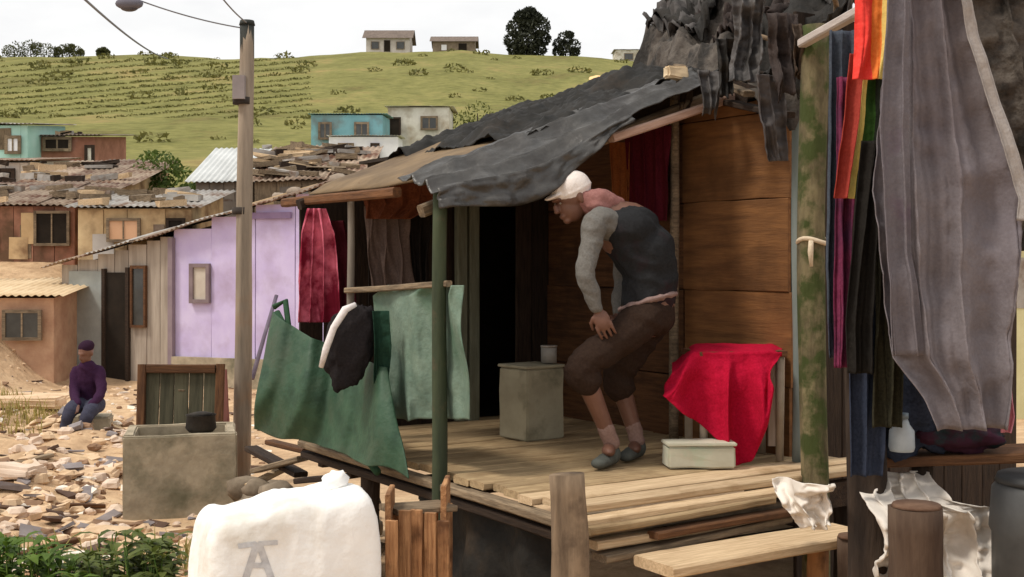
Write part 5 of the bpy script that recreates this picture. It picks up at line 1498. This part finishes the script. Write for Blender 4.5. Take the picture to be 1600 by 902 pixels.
b = MB(); b.tube([(c.x, c.y, -1.0), (c.x, c.y, c.z - .2), (c.x, c.y, c.z - .18), (c.x, c.y, c.z - .03), (c.x, c.y, c.z)], [.22, .225, .235, .225, .2], 32); b.build('body', mat('drum_plastic', srgb(66, 66, 66), srgb(84, 84, 83), scale=4, rough=.5, bump=.1), t)
b = MB(); b.tube([(c.x, c.y, c.z - .005), (c.x, c.y, c.z + .02)], [.215, .205], 32); b.build('lid', mat('drum_lid', srgb(54, 54, 54), srgb(70, 70, 70), scale=4, rough=.5, bump=.1), t)
for k, (a, c_, w_, m_, lab) in enumerate([((1000, 900, 4.9), (1300, 842, 5.4), .08, wood_dark, 'dark plank below the step board'), ((930, 868, 5.2), (1060, 848, 5.6), .07, wood_brown, 'brown plank under the porch beside the corner post')]):
    pass

# crate of upright boards and the big white sack
cr = thing('wooden_crate', 'rough crate of upright brown boards between the sack and the porch', 'crate', P(650, 902, 4.85) - Vector((0, 0, .5)))
for k in range(5):
    p = P(612 + k * 20, 800 + random.uniform(-8, 10) + abs(k - 2) * 3, 4.80 + .05 * k)
    plank('crate_board', Vector((p.x, p.y, -.95)), p, .047, .025, mat('bark_slab_wood', srgb(134, 92, 60), srgb(186, 140, 98), scale=5, stretch=(1, 11, 11), bump=.6, vary=.25, c3=srgb(92, 62, 42), s3=5, p3=(.5, .7)), cr, up=Vector((-.3, -1, 0)), seg=5, warp=.015)
for k in range(5):
    p = P(616 + k * 20, 792 + random.uniform(-6, 8), 5.1 + .05 * k)
    plank('crate_board', Vector((p.x, p.y, -.95)), p, .05, .025, MATS['bark_slab_wood'], cr, up=Vector((-.3, -1, 0)), seg=5, warp=.012)
for (px, d1, d2) in ((606, 4.82, 5.08), (694, 5.02, 5.28)):
    p, q_ = P(px, 0, d1), P(px + 6, 0, d2); p.z = q_.z = -.06
    plank('crate_side', p, q_, .3, .022, MATS['bark_slab_wood'], cr, up=Vector((1, .2, 0)), seg=4)
o = plank('crate_lid', P(604, 796, 4.98), P(700, 790, 5.14), .16, .025, wood_grey, cr, seg=4)

sack_m = mat('white_woven_sack', srgb(232, 230, 226), srgb(246, 245, 242), scale=3, rough=.7, bump=.5, bscale=22, bdist=.012, c3=srgb(206, 198, 184), s3=2.4, p3=(.56, .76))
sk = thing('white_sack', 'big bulging white woven sack with a grey printed mark, in the foreground', 'sack', P(445, 902, 4.5) - Vector((0, 0, .7)))
bmx = MB()
sc_c = P(446, 0, 4.62); sc_c.z = -.425
sy = R(24)
def f_sack(q):
    e = 10
    r = (abs(q.x) ** e + abs(q.y) ** e + abs(q.z) ** e) ** (-1 / e)
    q = q * r
    w_ = noise.fractal(q * 1.7 + Vector((3, 1, 0)), .9, 2, 5) + .5 * (abs(noise.noise(q * 3.1 + Vector((5, 0, 2)))) - .25) + .25 * (abs(noise.noise(q * 7 + Vector((1, 4, 2)))) - .25) - .7 * abs(noise.noise(Vector((q.x * 2.2 + q.z * 1.5, q.y * 2, q.z * 2.2 - q.x)))) ** .5 * .4
    top = sstep(.3, 1, q.z)
    return Vector((q.x * (1 - .05 * top) + .035 * w_, q.y + .07 * w_, q.z + .06 * top * q.x + .022 * w_ + .01 * math.sin(7 * q.x + 2) * top))
bmx.ellip(sc_c, (.33, .2, .55), Matrix.Rotation(sy, 4, 'Z'), 140, 110, fn=f_sack)
sbody = bmx.build('body', sack_m, sk, weld=True)
dep = BVHTree.FromPolygons([v for v in bmx.v], bmx.f)
b = MB()
def stroke(p0, p1, w_):
    n_ = 10
    a, c = Vector(p0), Vector(p1)
    dr = (c - a).normalized(); sd = Vector((-dr.y, dr.x))
    vs = []
    for k in range(n_ + 1):
        m_ = a.lerp(c, k / n_)
        for sg in (-.5, .5):
            p2 = m_ + sd * sg * w_
            ray = (P(p2.x, p2.y, 4.5) - Vector((0, 0, H))).normalized()
            hit = dep.ray_cast(Vector((0, 0, H)), ray)
            h_ = hit[0] if hit[0] else P(p2.x, p2.y, 4.4)
            vs.append(h_ - ray * .002)
    b.add(vs, [(2*k, 2*k+1, 2*k+3, 2*k+2) for k in range(n_)])
for s_ in (((402, 848), (384, 904), 11), ((404, 848), (424, 904), 11), ((390, 884), (418, 884), 8), ((372, 854), (400, 850), 8), ((404, 850), (434, 848), 7)):
    stroke(*s_)
b.build('printed_mark', mat('grey_print', srgb(176, 176, 178), srgb(204, 204, 205), scale=30, bump=0), sk)
bt = MB(); c = P(524, 752, 4.7)
bt.ellip(c, (.05, .05, .04), None, 16, 12, fn=lambda q: q * (1 + .3 * noise.noise(q * 2))); bt.build('tied_neck', sack_m, sk, weld=True)
